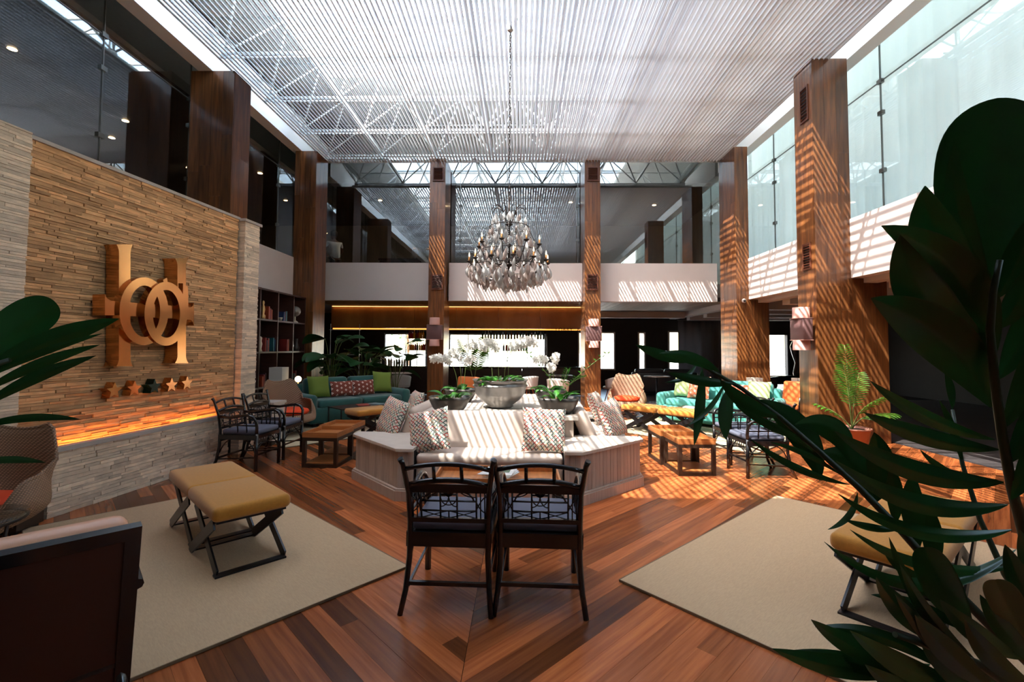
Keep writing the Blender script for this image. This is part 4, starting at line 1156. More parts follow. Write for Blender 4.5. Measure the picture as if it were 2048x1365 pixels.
# ------------------------------------------------------------------ chandelier
ch = thing('chandelier', 'large crystal chandelier with dark iron arms hanging on a long chain', 'chandelier', (-0.19,7.1,0))
M_iron = mat('dark_iron', rgb(54,46,42), 0.45, 0.7)
M_crystal = mat('crystal', rgb(250,248,246), 0.06, noise=0.06, nscale=8, vary=0.15, coat=0.5, trans=0.15)
M_smoky = mat('smoky_crystal', rgb(222,202,194), 0.08, noise=0.12, nscale=8, vary=0.3, coat=0.5, trans=0.15)
for m_ in (M_crystal, M_smoky):
    b_ = m_.node_tree.nodes['Principled BSDF']; b_.inputs['Transmission Weight'].default_value = .6; b_.inputs['IOR'].default_value = 1.55
M_candle = mat('candle_sleeve', rgb(222,150,84), 0.6); M_flame = emit('flame_bulb', (1.0,0.86,0.66), 2.2)
lk = B()
pts = [(0.013*math.cos(a), 0, 0.028*math.sin(a)) for a in [2*PI*k/10 for k in range(10)]]
lk.tube(pts, .0045, 5, closed=True); lkm = lk.mesh('chain_link')
z = 3.86; i = 0
while z < 6.48:
    o = obj('chain_link', lkm, M_iron, ch, (0.004*math.sin(i*1.7),0,z)); o.rotation_euler = (0,0,(i%2)*PI/2+.3); z += .045; i += 1
b = B(); b.lathe([(0,6.49),(.05,6.485),(.03,6.46),(0,6.455)], 12); b.cbox((0,0,6.53),(.02,.1,.10)); obj('ceiling_hook', b, M_steel, ch)
b = B(); b.tube([(0,0,3.85),(0,0,2.62)], .018, 8)
for zz, rr in ((3.42,.06),(3.1,.05),(2.8,.07),(2.66,.05)): b.lathe([(0,zz-.04),(rr,zz),(0,zz+.04)], 12)
obj('centre_stem', b, M_iron, ch)
dp = B(); dp.lathe([(0,-.115),(.012,-.105),(.026,-.085),(.031,-.062),(.024,-.035),(.010,-.012),(.003,0)], 8, None, 1, .45); dpm = dp.mesh('crystal_drop')
bd = B()
for k in range(4): bd.lathe([(0,-.03*k-.024),(.010,-.03*k-.014),(0,-.03*k-.004)], 6)
bdm = bd.mesh('bead_string')
def drop(x, y, z, sc, m):
    o = obj('crystal_drop', dpm, m, ch, (x,y,z)); o.rotation_euler = (R.uniform(-.12,.12),R.uniform(-.12,.12),R.uniform(0,PI)); o.scale = (sc,sc,sc*R.uniform(.9,1.15))
    if not o.data.materials: o.data.materials.append(m)
    if m is M_smoky: o.material_slots[0].link = 'OBJECT'; o.material_slots[0].material = m
    return o
tiers = [(12,.60,2.80,2.70,1.12),(8,.47,3.06,2.92,.95),(6,.30,3.34,3.22,.8)]
nd_ = 0
cups = B(); cups.lathe([(0,-.02),(.015,-.015),(.038,.004),(.042,.012),(0,.008)], 10)
cupm = cups.mesh('candle_cup'); cn = B(); cn.tube([(0,0,.01),(0,0,.075)], .012, 8); cnm = cn.mesh('candle'); bu = B(); bu.lathe([(0,.075),(.009,.078),(.013,.095),(.008,.125),(0,.15)], 8); bum = bu.mesh('bulb')
for ti, (n, rad, zc, zr, sc) in enumerate(tiers[:2]):
    for k in range(n):
        a = 2*PI*(k+.5*ti+.25)/n; c_, s_ = math.cos(a), math.sin(a)
        p = []
        for j in range(13):
            t = j/12; r = rad*(.04+.96*t); zz = zr-.02-.12*math.sin(PI*t*1.15)+ (zc-zr)*(t**3)
            p.append((r*c_, r*s_, zz))
        b = B(); b.tube(p, .008, 6); ar = obj('arm', b, M_iron, ch)
        obj('candle_cup', cupm, M_iron, ar, p[-1]); 
        o = obj('candle', cnm, M_candle, ar, p[-1]); o = obj('bulb', bum, M_flame, ar, p[-1])
        for (f, dz) in ((1.0,-.02),(.82,-.02),(.62,-.02)):
            j = int(f*12); q = p[j]; drop(q[0]+R.uniform(-.02,.02), q[1]+R.uniform(-.02,.02), q[2]+dz, sc*R.uniform(1.1,1.5), M_smoky if R.random() < .45 else M_crystal)
def ringdrops(n, rad, z, sc, pm=.4, jit=.02):
    for k in range(n):
        a = 2*PI*(k+R.uniform(-.2,.2))/n; drop(rad*math.cos(a), rad*math.sin(a), z+R.uniform(-jit,jit), sc*R.uniform(.85,1.2), M_smoky if R.random() < pm else M_crystal)
for (n, rad, z, sc, pm) in ((30,.62,2.74,1.35,.5),(26,.50,2.68,1.4,.6),(20,.38,2.64,1.4,.6),(14,.24,2.60,1.4,.6),(7,.10,2.57,1.3,.5),(16,.45,2.98,1.2,.35),(12,.38,3.18,1.2,.3),(10,.30,3.36,1.15,.3),(8,.25,3.55,1.25,.1),(6,.13,3.60,1.2,.1),(12,.28,3.05,1.1,.2),(10,.2,3.3,1.1,.2)):
    ringdrops(n, rad, z, sc, pm)
o = B(); o.lathe([(0,-.055),(.03,-.047),(.05,-.02),(.055,.005),(.045,.035),(.02,.052),(0,.056)], 14); obj('crystal_ball', o, M_smoky, ch, (0,0,2.47))
for rad, z in ((.60,2.76),(.46,3.0),(.30,3.38)):
    b = B(); b.tube([(rad*math.cos(2*PI*k/36), rad*math.sin(2*PI*k/36), z) for k in range(36)], .006, 5, closed=True); obj('hoop', b, M_iron, ch)
for k in range(8):       # leafy hooks of the crown and bead strings down to the lower hoop
    a = 2*PI*(k+.5)/8; c_, s_ = math.cos(a), math.sin(a)
    b = B(); b.tube([(r*c_,r*s_,z) for r, z in ((.02,3.40),(.07,3.52),(.12,3.66),(.18,3.71),(.25,3.69),(.28,3.62))], .007, 6)
    b.tube([(r*c_,r*s_,z) for r, z in ((.29,3.38),(.36,3.25),(.42,3.12),(.46,3.0),(.56,2.86),(.60,2.76))], .005, 6); obj('crown_hook', b, M_iron, ch)
for k in range(24):
    a = 2*PI*k/24
    for j in range(5):
        t = j/4.; r = .26+.22*t; o = obj('bead_string', bdm, M_crystal, ch, (r*math.cos(a), r*math.sin(a), 3.42-.42*t))
# ------------------------------------------------------------------ wall sconces on the columns
def sconce(loc, rz, label, sc=1):
    t = thing('wall_sconce', label, 'wall lamp', loc, rz)
    b = B(); b.rbox((0,-.13,.0),(.40,.17,.37),.02,2); obj('outer_shade', b, M_plum, t)
    e = B()
    for z in (-.187,.187): e.box((-.203,-.218,z-.004),(.203,-.042,z+.004))
    obj('shade_trim', e, M_pink, t)
    for z0, z1 in ((.19,.38),(-.36,-.19)):
        b = B(); b.lathe([(.135,z0),(.13,z1),(.125,z1),(.13,z0)], 20, T(0,-.13,0)); obj('inner_shade', b, M_pink, t)
    b = B(); b.cbox((0,-.025,0),(.1,.05,.5)); obj('back_plate', b, M_iron, t)
    t.scale = (sc,sc,sc); return t
a = AY(868,665,12.2); sconce((-2.24,12.27,a.z), 0, 'plum and pink shaded sconce on the left slender column at back', 1.0)
a = AY(1186,668,12.2); sconce((1.875,12.27,a.z), 0, 'sunstruck plum and pink sconce on the right slender column at back', 1.0)
a = AX(1608,659,4.8); sconce((4.895,8.08,a.z), r_(-90), 'plum and pink shaded sconce on the wide right column', .98)
# security camera on the far right column
t = thing('security_camera', 'small white dome security camera on the far right column', 'camera', (5.36,11.395,2.70))
b = B(); b.lathe([(0,0),(.05,0),(.055,.03),(.045,.05),(0,.05)], 16, T(0,0,0,0,PI/2)); obj('housing', b, M_white, t)
b = B(); b.lathe([(0,.05),(.03,.05),(.026,.07),(0,.078)], 12, T(0,0,0,0,PI/2)); obj('lens', b, M_black2, t)
# ------------------------------------------------------------------ curtains behind the right glass
M_curt = mat('pale_curtain', rgb(232,238,237), 0.85, trans=0.4)
def curtain(x, y0, y1, z0, z1, label, sag=0.0, n=None, m=None, amp=.045, tieb=None):
    t = thing('curtain', label, 'curtain', (x, y0, z0))
    L = y1-y0; n = n or int(L/.035); rows = []
    ph = [R.uniform(0,6) for _ in range(4)]
    for j in range(9):
        v = j/8; row = []
        for i in range(n+1):
            u = i/n; s = u*L
            f = amp*(math.sin(s*24+ph[0])*.6+math.sin(s*13+ph[1])*.5)*(1.0-.35*v)+.02*math.sin(s*5+ph[2]+v*2)
            zz = v*(z1-z0)+ (sag*math.sin(s*9+ph[3])*(1-v) if sag else 0)
            row.append((f, s+.05*(1-v)*math.sin(s*3), zz))
        rows.append(row)
    b = B(); b.grid(rows); obj('fabric', b, m or M_curt, t, None, .004)
    b = B(); b.tube([(0,-.03,z1-z0+.01),(0,L+.03,z1-z0+.01)], .015, 8); obj('rail', b, M_steelgrey, t)
    return t
curtain(6.42, 9.3, 13.27, 3.38, 7.9, 'pale curtain behind the far right upper window', .05)
curtain(6.42, 5.3, 9.26, 3.38, 7.9, 'pale curtain behind the upper window right of the wide column', .05)
curtain(6.42, 3.25, 5.26, 3.38, 7.9, 'pale curtain in the nearest upper right window behind the palm', .05)
curtain(6.42, 0.4, 3.2, 3.38, 7.9, 'pale curtain at the top right edge of the photo', .05)
# dark drapes at the back right of the lower room
M_drape = mat('dark_drape', rgb(128,126,130), 0.9, trans=0.25)
dcr = curtain(0, 0, 2.6, 0.02, 2.6, 'long dark drapes across the back windows right of centre', 0, 80, M_drape, .05)
dcr.location = (5.75, 17.9, 0.02); dcr.rotation_euler = (0,0,r_(-90)); dcr.location.x = 5.95
# ------------------------------------------------------------------ bookshelf on the left
bs = thing('bookcase', 'dark timber open bookcase below the left balcony', 'bookcase', (-5.56,0,0))
XF, XB = .18, -.18
ys = [7.42,8.14,8.86,9.58,10.30,11.01,11.60]
zs_ = [.02,.67,1.41,2.10,2.74]
M_shelfw = mat('bookcase_wood', rgb(74,44,36), 0.45, noise=0.3, nscale=5, stretch=(1,1,8))
for y in ys: b = B(); b.box((XB,y-.018,0),(XF,y+.018,2.76)); obj('upright', b, M_shelfw, bs)
for z in zs_:
    for y0, y1 in zip(ys[:-1], ys[1:]): b = B(); b.box((XB,y0+.019,z-.018),(XF-.004,y1-.019,z+.018)); obj('shelf', b, M_shelfw, bs)
b = B(); b.box((XB-.02,ys[0],0),(XB-.001,ys[-1],2.76)); obj('back_board', b, M_darkw, bs)
def shelf_z(k): return zs_[k]+.019
def book(y, k, w, h, col, label, lean=0):
    b = B(); b.box((-.10,-w/2,0),(.09,w/2,h)); q = B(); q.box((-.098,-w/2+.004,.004),(.092,w/2-.004,h-.004))
    m = mat('book_cloth', col, .6); o = obj('book', b, m); o.location = (-5.50,y,shelf_z(k)); tag(o, label, 'book', 'books on the dark bookcase'); return o
cols = [rgb(26,54,96),rgb(120,30,26),rgb(150,60,30),rgb(30,90,100),rgb(90,86,80),rgb(160,130,60),rgb(60,30,50)]
bk_ = [(8.05,3,.035,.26,0,'navy book beside the stone wall on the upper shelf'),(8.02,3,.03,.24,3,'teal book beside the navy one on the upper shelf')]
cnt = 0
names = {0:'navy',1:'dark red',2:'rust orange',3:'teal',4:'grey',5:'mustard',6:'plum'}
where = {3:'upper shelf',2:'middle shelf',1:'lower shelf'}
seen = {}
for (y, k, cs) in ((9.15,3,(0,3,0)),(9.98,3,(2,1,2)),(10.62,3,(0,6,3)),(9.16,2,(5,1)),(9.88,2,(1,6,1)),(10.2,2,(3,0)),(10.80,2,(1,2)),(9.8,1,(2,1,6)),(11.2,1,(4,1)),(9.1,1,(6,0))):
    for i, c in enumerate(cs):
        key = (c, k, y); w = R.uniform(.03,.05); h = R.uniform(.2,.3)
        bay = 'bay %s' % ''
        book(y+.055*i, k, w, h, cols[c], '%s book on the %s of the bookcase, %s' % (names[c], where[k], {9.15:'left bay',9.16:'left bay',9.1:'left bay',9.98:'second bay',9.88:'second bay',9.8:'second bay',10.2:'right side of second bay',10.62:'third bay',10.80:'third bay',11.2:'right bay'}[y]))
def vase(name, y, k, prof, m, label, cat='vase', n=16, sx=1, sy=1):
    b = B(); b.lathe(prof, n, None, sx, sy); o = obj(name, b, m); o.location = (-5.48, y, shelf_z(k)); return tag(o, label, cat, 'ornaments on the bookcase')
M_cream = mat('cream_ceramic', rgb(220,205,180), .4); M_dceram = mat('dark_ceramic', rgb(60,50,46), .3)
vase('bowl_vase', 8.98, 3, [(0,0),(.06,0),(.03,.1),(.03,.25),(.1,.42),(.11,.44),(.09,.43),(0,.3)], M_cream, 'tall cream footed vase at left end of the upper shelf')
fg = [(0,0),(.05,0),(.05,.08),(.025,.1),(.045,.2),(.03,.28),(.018,.3),(.03,.34),(.022,.38),(0,.4)]
vase('figurine', 9.86, 3, fg, mat('gilt', rgb(214,168,110), .35, .6), 'gilt standing figurine on the upper shelf', 'figurine')
vase('figurine', 9.70, 2, [(0,0),(.04,0),(.02,.05),(.035,.14),(.02,.2),(.03,.26),(0,.29)], M_cream, 'white figurine of the pair on the middle shelf, left one', 'figurine')
vase('figurine', 9.80, 2, [(0,0),(.04,0),(.02,.06),(.035,.16),(.02,.22),(.03,.29),(0,.32)], M_cream, 'white figurine of the pair on the middle shelf, right one', 'figurine')
vase('figurine', 11.12, 2, [(0,0),(.05,0),(.03,.03),(.06,.12),(.05,.2),(.02,.24),(0,.25)], mat('silver_ornament', rgb(190,190,195), .2, .9), 'silver bird shaped ornament on the middle shelf right bay', 'ornament')
vase('jug', 11.38, 2, [(0,0),(.06,0),(.07,.08),(.03,.2),(.035,.3),(.03,.3),(0,.1)], M_dceram, 'dark narrow jug on the middle shelf right bay', 'jug')
vase('small_bowl', 10.62, 3, [(0,0),(.03,0),(.05,.05),(.055,.08),(.05,.08),(0,.03)], M_cream, 'small cream bowl before the hanging plant on upper shelf', 'bowl')
gt = thing('globe', 'silver grey globe on a turned stand on the upper shelf', 'globe', (-5.47,11.26,shelf_z(3)))
b = B(); b.lathe([(0,0),(.07,0),(.06,.02),(.015,.05),(.012,.14),(0,.14)], 14); obj('stand', b, M_cream, gt)
b = B(); b.lathe([(.125*math.sin(PI*k/12), .27-.125*math.cos(PI*k/12)) for k in range(13)], 18); obj('sphere', b, mat('globe_map', rgb(150,140,130), .35, .3, noise=.5, nscale=6), gt)
fr = thing('picture_frame', 'small framed picture leaning on the lower shelf beside stone wall', 'picture', (-5.45,8.95,shelf_z(1)))
b = B(); b.box((-.01,-.16,0),(.01,.16,.44)); obj('mat_board', b, M_paper, fr); b = B(); b.box((.0105,-.06,.12),(.013,.06,.30)); obj('picture', b, M_dceram, fr)
# ------------------------------------------------------------------ generic leaf shapes for plants
def leafmesh(L, w, droop=.3, fold=.25, n=8, ribs=0, up=0.0, tipk=1.0):
    rows = []; m = 4
    for i in range(n+1):
        t = i/n; ww = w/2*max(.02, math.sin(PI*min(1,(t*.93+.05)))**.75); x = L*t; z = up*L*t-droop*L*t*t
        row = []
        for j in range(-m, m+1):
            v = j/m; rb = (.012*w*(1 if j % 2 else -1) if ribs else 0)
            row.append((x, v*ww, z+abs(v)*ww*fold+rb))
        rows.append(row)
    b = B(); b.grid(rows); return b.mesh('leaf')
# dark plants behind the left sofa
lmA = leafmesh(.55,.36,.35,.25,8,0,.25); lmA.materials.append(mat('shade_leaf', rgb(34,82,40), 0.45, noise=.2, nscale=5, trans=.1))
def bush(name, x, y, label, n, zr, sc, pot=True, mt=None, spread=.35):
    t = thing(name, label, 'plant', (x,y,0))
    b = B(); b.lathe([(0,0),(.16,0),(.21,.36),(.22,.40),(.2,.40),(.19,.36),(0,.35)], 20); obj('pot', b, M_dceram, t)
    for k in range(n):
        a = 2*PI*k/n+R.uniform(-.3,.3); h = R.uniform(*zr); r = R.uniform(.12,spread)
        p0 = Vector((.04*math.cos(a),.04*math.sin(a),.36)); p1 = Vector((r*math.cos(a),r*math.sin(a),h))
        c = Vector((.3*r*math.cos(a),.3*r*math.sin(a),h*.85))
        b = B(); b.tube([p0*(1-u)**2+c*2*u*(1-u)+p1*u*u for u in [i/6 for i in range(7)]], .006, 5); st = obj('stalk', b, M_stem, t)
        o = obj('leaf', lmA, None, st, p1) if False else bpy.data.objects.new('leaf', lmA); C.objects.link(o) if o.name not in C.objects else None
        o.parent = st; o.location = p1; o.rotation_euler = (R.uniform(-.5,.5), R.uniform(-.5,.4), a+R.uniform(-.4,.4)); s = sc*R.uniform(.75,1.15); o.scale = (s,s,s)
    return t
bush('broadleaf_plant', -4.55, 11.25, 'dark broad-leaved potted plant by the bookcase end, left of two', 18, (.95,1.75), 1.0, spread=.5)
bush('broadleaf_plant', -3.95, 11.75, 'dark broad-leaved potted plant behind middle of teal sofa, middle one', 18, (.8,1.5), .9, spread=.5)
bush('broadleaf_plant', -3.2, 12.0, 'dark broad-leaved potted plant behind right end of teal sofa', 15, (.9,1.7), .95, spread=.5)
# ------------------------------------------------------------------ feather palms
def palm(name, x, y, label, fronds, potm, pr, ph, z0=0, lm=None):
    t = thing(name, label, 'plant', (x,y,z0))
    b = B(); b.lathe([(0,0),(pr*.72,0),(pr*.97,ph*.93),(pr*1.05,ph*.94),(pr*1.05,ph),(pr*.95,ph),(pr*.93,ph*.9),(0,ph*.9)], 28); obj('pot', b, potm, t)
    b = B(); b.lathe([(0,ph*.93),(pr*.92,ph*.91)], 20); obj('soil', b, M_soil, t)
    for (az, ln, up, arch, nl, lw, ll) in fronds:
        d = Vector((math.cos(az), math.sin(az), 0)); pts = []
        for i in range(13):
            u = i/12; r = ln*math.sin(up)*u+arch*u*u*ln; zz = ph*.92+ln*math.cos(up)*u-arch*ln*u*u*.9
            pts.append(d*r+Vector((0,0,zz)))
        b = B(); b.tube(pts, [.011*(1-.7*i/12) for i in range(13)], 6); fr = obj('frond', b, M_stem, t)
        lb = B(); side = Vector((-d.y, d.x, 0))
        for i in range(nl):
            u = .38+.60*i/(nl-1); k = u*12; j = min(11, int(k)); p = pts[j].lerp(pts[j+1], k-j); tg = (pts[j+1]-pts[j]).normalized()
            l = ll*math.sin(PI*(.22+.62*(i/(nl-1))))
            for s in (-1,1):
                dr = (side*s*.85+tg*.65+Vector((0,0,-.05))).normalized(); up_ = dr.cross(tg).normalized()*s
                rows = []
                for q in range(5):
                    v = q/4; w = lw/2*math.sin(PI*min(1,v*.9+.1))**.7; c = p+dr*l*v+Vector((0,0,-.35*l*v*v)); wv = tg*w
                    rows.append([c-wv, c+Vector((0,0,w*.3)), c+wv])
                lb.grid(rows)
        stuff(obj('leaflets', lb, lm or M_leafP, fr))
    return t
palm('potted_palm', 5.05, 7.32, 'small bright green palm in a terracotta pot before the wide right column',
     [(r_(95),1.35,.03,.05,20,.024,.26),(r_(200),1.05,.06,.08,18,.02,.26),(r_(20),.95,.10,.1,16,.02,.24),(r_(-5),.62,.45,.55,9,.04,.22),(r_(160),.6,.5,.3,7,.03,.2),(r_(-60),.75,.25,.3,8,.04,.22)], M_terra, .24, .36)
palm('potted_palm', -1.35, 13.6, 'shaded palm standing behind the island left orchid bowls',
     [(r_(60),1.7,.10,.15,16,.04,.45),(r_(170),1.6,.12,.15,16,.04,.45),(r_(-60),1.5,.15,.2,14,.04,.4),(r_(240),1.5,.2,.25,14,.04,.4)], M_dceram, .24, .4)
# zamioculcas in a small pot beside the right column (arching glossy stems)
t = thing('zz_plant', 'glossy arching plant in a small dark pot at the right of the island top', 'plant', (0.62,7.22,.7602))
b = B(); b.lathe([(0,0),(.07,0),(.085,.12),(.075,.12),(0,.1)], 18); obj('pot', b, M_dceram, t)
for az, ln, tl in ((.2,.75,.55),(2.6,.8,.5),(1.2,.5,.25),(-.6,.4,.3)):
    d = Vector((math.cos(az)*tl*1.3, math.sin(az)*.2, ln)); p = [Vector((0,0,.1))+d*u+Vector((0,0,-.15*u*u)) for u in [i/9 for i in range(10)]]
    b = B(); b.tube(p, .005, 5); st = obj('stalk', b, M_stem, t)
    lb = B()
    for i in range(3, 10):
        for s in (-1,1):
            c = p[i]; v = Vector((s*.055, .01, .03)); lb.add([c, c+v*.5+Vector((0,.0,.012)), c+v*1.1, c+v*.5-Vector((0,.0,.012))], [(0,1,2,3)])
    stuff(obj('leaflets', lb, M_leafO, st))
# ------------------------------------------------------------------ lamps and side tables on the left
lt = thing('side_table', 'pale carved box side table behind the left black armchairs', 'table', (-4.22,7.45,0.0), r_(0))
b = B(); b.box((-.40,-.2,.63),(.40,.2,.67)); obj('table_top', b, M_wtop, lt)
b = B(); b.box((-.38,-.18,.06),(.38,.18,.63)); obj('body', b, M_wtop, lt)
for i in range(4):
    b = B(); b.box((-.36+.185*i,-.20,.09),(-.195+.185*i,-.18,.60)); obj('panel', b, M_white_wash, lt)
b = B(); b.box((-.36,-.16,0),(.36,.16,.06)); obj('plinth', b, M_darkw2, lt)
def table_lamp(x, y, z, label, s=.26, hh=.28):
    t = thing('table_lamp', label, 'lamp', (x,y,z))
    b = B(); b.box((-.07,-.07,0),(.07,.07,.02)); b.tube([(0,0,.02),(0,0,.2)], .012, 8); obj('base', b, M_brass, t)
    b = B()
    for q in ((-s/2,-s/2,s/2,-s/2+.006),(-s/2,s/2-.006,s/2,s/2),(-s/2,-s/2+.006,-s/2+.006,s/2-.006),(s/2-.006,-s/2+.006,s/2,s/2-.006)): b.box((q[0],q[1],.18),(q[2],q[3],.18+hh))
    obj('shade', b, M_shade, t); return t
ct = thing('side_table', 'dark side table behind the left rattan chair carrying the square lamp', 'table', (-4.9,9.75,0))
b = B(); b.box((-.40,-.2,.60),(.40,.2,.63)); obj('table_top', b, M_black2, ct)
for sx in (-1,1):
    for sy in (-1,1): b = B(); b.cbox((sx*.37,sy*.17,.3),(.03,.03,.6)); obj('leg', b, M_black2, ct)
table_lamp(-4.98, 9.62, .631, 'square white lampshade on the dark table by the bookcase', .27,.30)
t = thing('globe_lamp', 'glowing round globe lamp beside the square white lampshade', 'lamp', (-4.70,9.88,.631))
b = B(); b.lathe([(0,0),(.05,0),(.05,.015),(.012,.03),(.012,.16),(0,.16)], 12); obj('base', b, M_brass, t)
b = B(); b.lathe([(.065*math.sin(PI*k/10), .22-.065*math.cos(PI*k/10)) for k in range(11)], 14); obj('globe', b, emit('globe_glow', (1,.72,.4), 7), t)
# near left glass table and dark cabinet end
t = thing('side_table', 'round glass side table cut by the left edge of the photo', 'table', (-3.42,2.90,0.016))
b = B(); b.lathe([(0,.44),(.27,.44),(.275,.445),(.27,.452),(0,.452)], 32); obj('glass_top', b, glassy('table_glass', 1.5, (.8,.86,.84)), t)
b = B(); b.tube([(.26*math.cos(2*PI*k/28), .26*math.sin(2*PI*k/28), .425) for k in range(28)], .010, 6, closed=True)
for k in range(3): a = 2*PI*k/3; b.tube([(.25*math.cos(a),.25*math.sin(a),.425),(.18*math.cos(a),.18*math.sin(a),0)], .010, 6)
obj('frame', b, M_iron, t)
cb2 = thing('low_cabinet', 'low dark cabinet between near rattan chair and planter end', 'cabinet', (-4.08,4.33,0), r_(5))
q = WI @ Vector((Lw+.16, -SG*.02, 0)); cb2.location = (q.x-.02, q.y-.09, 0)
b = B(); b.box((-.22,-.12,.03),(.16,.12,.60)); obj('body', b, M_darkw2, cb2); b = B(); b.box((-.20,-.135,.06),(-.04,-.121,.56)); obj('door', b, M_darkw2, cb2); b = B(); b.box((-.02,-.135,.06),(.14,-.121,.56)); obj('door', b, M_darkw2, cb2); b = B(); b.box((-.2,-.1,0),(.14,.1,.03)); obj('plinth', b, M_black, cb2)
# lamps on the right behind the turquoise sofa
def standing_lamp(px, py0, py1, Y, lab):
    a, c = AY(px,py0,Y), AY(px,py1,Y); zt, zb = a.z, c.z
    t = thing('table_lamp', lab, 'lamp', (a.x,Y,0)); s = .24
    b = B()
    for q in ((-s/2,-s/2,s/2,-s/2+.006),(-s/2,s/2-.006,s/2,s/2),(-s/2,-s/2+.006,-s/2+.006,s/2-.006),(s/2-.006,-s/2+.006,s/2,s/2-.006)): b.box((q[0],q[1],zb),(q[2],q[3],zt))
    obj('shade', b, M_shade, t)
    b = B(); b.tube([(0,0,.47),(0,0,zb+.05)], .012, 8); b.box((-.07,-.07,.45),(.07,.07,.47)); obj('base', b, M_brass, t)
    b = B(); b.box((-.25,-.2,.42),(.25,.2,.45)); 
    d = thing('side_table', 'small side table under the lamp, '+lab.split(',')[-1].strip(), 'table', (a.x,Y,0))
    obj('table_top', b, M_traywood, d)
    for sx in (-1,1):
        for sy in (-1,1): q = B(); q.cbox((sx*.22,sy*.17,.21),(.025,.025,.42)); obj('leg', q, M_darkw2, d)
standing_lamp(1509, 756, 778, 10.3, 'white lampshade standing behind the right end of turquoise sofa, left of two')
standing_lamp(1599, 757, 784, 11.0, 'white lampshade beside the wide right column, right of two')
# ------------------------------------------------------------------ bar
M_bottle = [mat('bottle_glass_%d' % i, c, .12, coat=.5, trans=.3) for i, c in enumerate((rgb(30,60,34),rgb(110,60,20),rgb(150,24,30),rgb(190,190,186),rgb(200,140,40),rgb(40,50,90)))]
bc = thing('bar_counter', 'long dark bar counter under the wooden fascia', 'bar counter', (0,15.2,0))
b = B(); b.box((-5.8,-.02,.86),(2.0,.55,.92)); obj('counter_top', b, M_black2, bc)
for i in range(8): b = B(); b.box((-5.75+i*.965,0,.02),(-4.79+i*.965,.04,.86)); obj('panel', b, M_darkw, bc)
sh = thing('bar_shelving', 'slim black metal bottle shelving in front of the bar windows', 'shelving', (0,17.6,0))
def bx_(px, Y=17.6): return AY(px, 690, Y).x
for (xa, xb) in ((bx_(812),bx_(856)),(bx_(897),bx_(1094))):
    nn = max(2, int((xb-xa)/.62))
    for i in range(nn+1): q = B(); xx = xa+(xb-xa)*i/nn; q.cbox((xx,0,1.4),(.025,.025,2.8)); obj('post', q, M_black, sh)
    for z in (1.16,1.42,1.86,2.22): q = B(); q.box((xa,-.12,z-.012),(xb,.12,z)); obj('shelf', q, M_black, sh)
bt = B(); bt.lathe([(0,0),(.036,0),(.038,.01),(.038,.17),(.030,.20),(.013,.225),(.012,.27),(.015,.272),(.015,.29),(0,.29)], 10); btm = bt.mesh('bottle'); btm.materials.append(M_bottle[0])
gl = B(); gl.lathe([(0,0),(.03,0),(.004,.006),(.004,.07),(.03,.1),(.036,.14),(.03,.17),(.028,.17),(0,.1)], 8); glm = gl.mesh('wine_glass'); glm.materials.append(glassy('wine_glass_clear', 2.0, (.85,.9,.9)))
hues = ['dark green','amber','red','clear','golden','blue']
def bottles(xa, xb, n, z, y, where, hset):
    for i in range(n):
        c = R.choice(hset); o = bpy.data.objects.new('bottle', btm); C.objects.link(o)
        o.location = (xa+(xb-xa)*(i+.5)/n+R.uniform(-.01,.01), y, z+.001); s = R.uniform(.85,1.08); o.scale = (s,s,s)
        o.material_slots[0].link = 'OBJECT'; o.material_slots[0].material = M_bottle[c]
        tag(o, 'bottle standing in the row on '+where, 'bottle', 'bottles on '+where)
bottles(bx_(818),bx_(852),9,1.42+.0,17.6,'middle bar shelf left of the slender column',[1,2,4,2,0]); bottles(bx_(816),bx_(852),10,1.86,17.6,'top bar shelf left of the slender column',[1,4,2,0])
bottles(bx_(962),bx_(1090),22,1.86,17.6,'top bar shelf behind the orchids',[0,1,3,0,5]); bottles(bx_(1005),bx_(1055),10,1.42,17.6,'middle bar shelf behind the orchids',[0,2,3,5,2])
bottles(bx_(775),bx_(850),16,.92,15.45,'bar counter left of the slender column',[3,3,0,5])
def glasses(xa, xb, n, z, y, where):
    for i in range(n):
        o = bpy.data.objects.new('wine_glass', glm); C.objects.link(o); o.location = (xa+(xb-xa)*(i+.5)/n, y, z+.001); tag(o, 'stemmed glass in the row on '+where, 'glass', 'glasses on '+where)
glasses(bx_(815),bx_(854),12,1.16,17.6,'low bar shelf left of the slender column'); glasses(bx_(960),bx_(1045),22,1.16,17.6,'low bar shelf behind the orchids')
# ------------------------------------------------------------------ bar seating and far furniture
M_offw = mat('offwhite_shell', rgb(206,200,192), .6)
def make_shell():
    t = thing('shell_chair', '', 'chair')
    rows = []
    for j in range(7):
        v = j/6; row = []
        for i in range(13):
            th = r_(-115)+r_(230)*i/12; hgt = .33*v*(1-.35*(abs(th)/r_(115))**2)
            row.append(((.25+.03*v)*math.sin(th), -(.24+.03*v)*math.cos(th), .45+hgt))
        rows.append(row)
    b = B(); b.grid(rows); obj('shell', b, M_offw, t, None, .025)
    b = B(); b.lathe([(0,.42),(.24,.42),(.26,.45),(.24,.48),(0,.485)], 20); obj('seat', b, M_offw, t)
    for k in range(4): a = PI/4+k*PI/2; b = B(); b.tube([(.12*math.cos(a),.12*math.sin(a),.42),(.25*math.cos(a),.25*math.sin(a),0)], [.016,.011], 7); obj('leg', b, M_traywood, t)
    return t
SC = make_shell(); g = 'off-white shell chairs at the bar tables'
place(SC, True, -3.35, 13.1, r_(10), 'off-white shell chair behind the right end of the teal sofa', g)
place(SC, False, -3.95, 13.7, r_(-60), 'off-white shell chair partly hidden behind the green cushion', g)
place(SC, False, .95, 12.0, r_(-20), 'sunlit off-white shell chair behind the island right bowls', g)
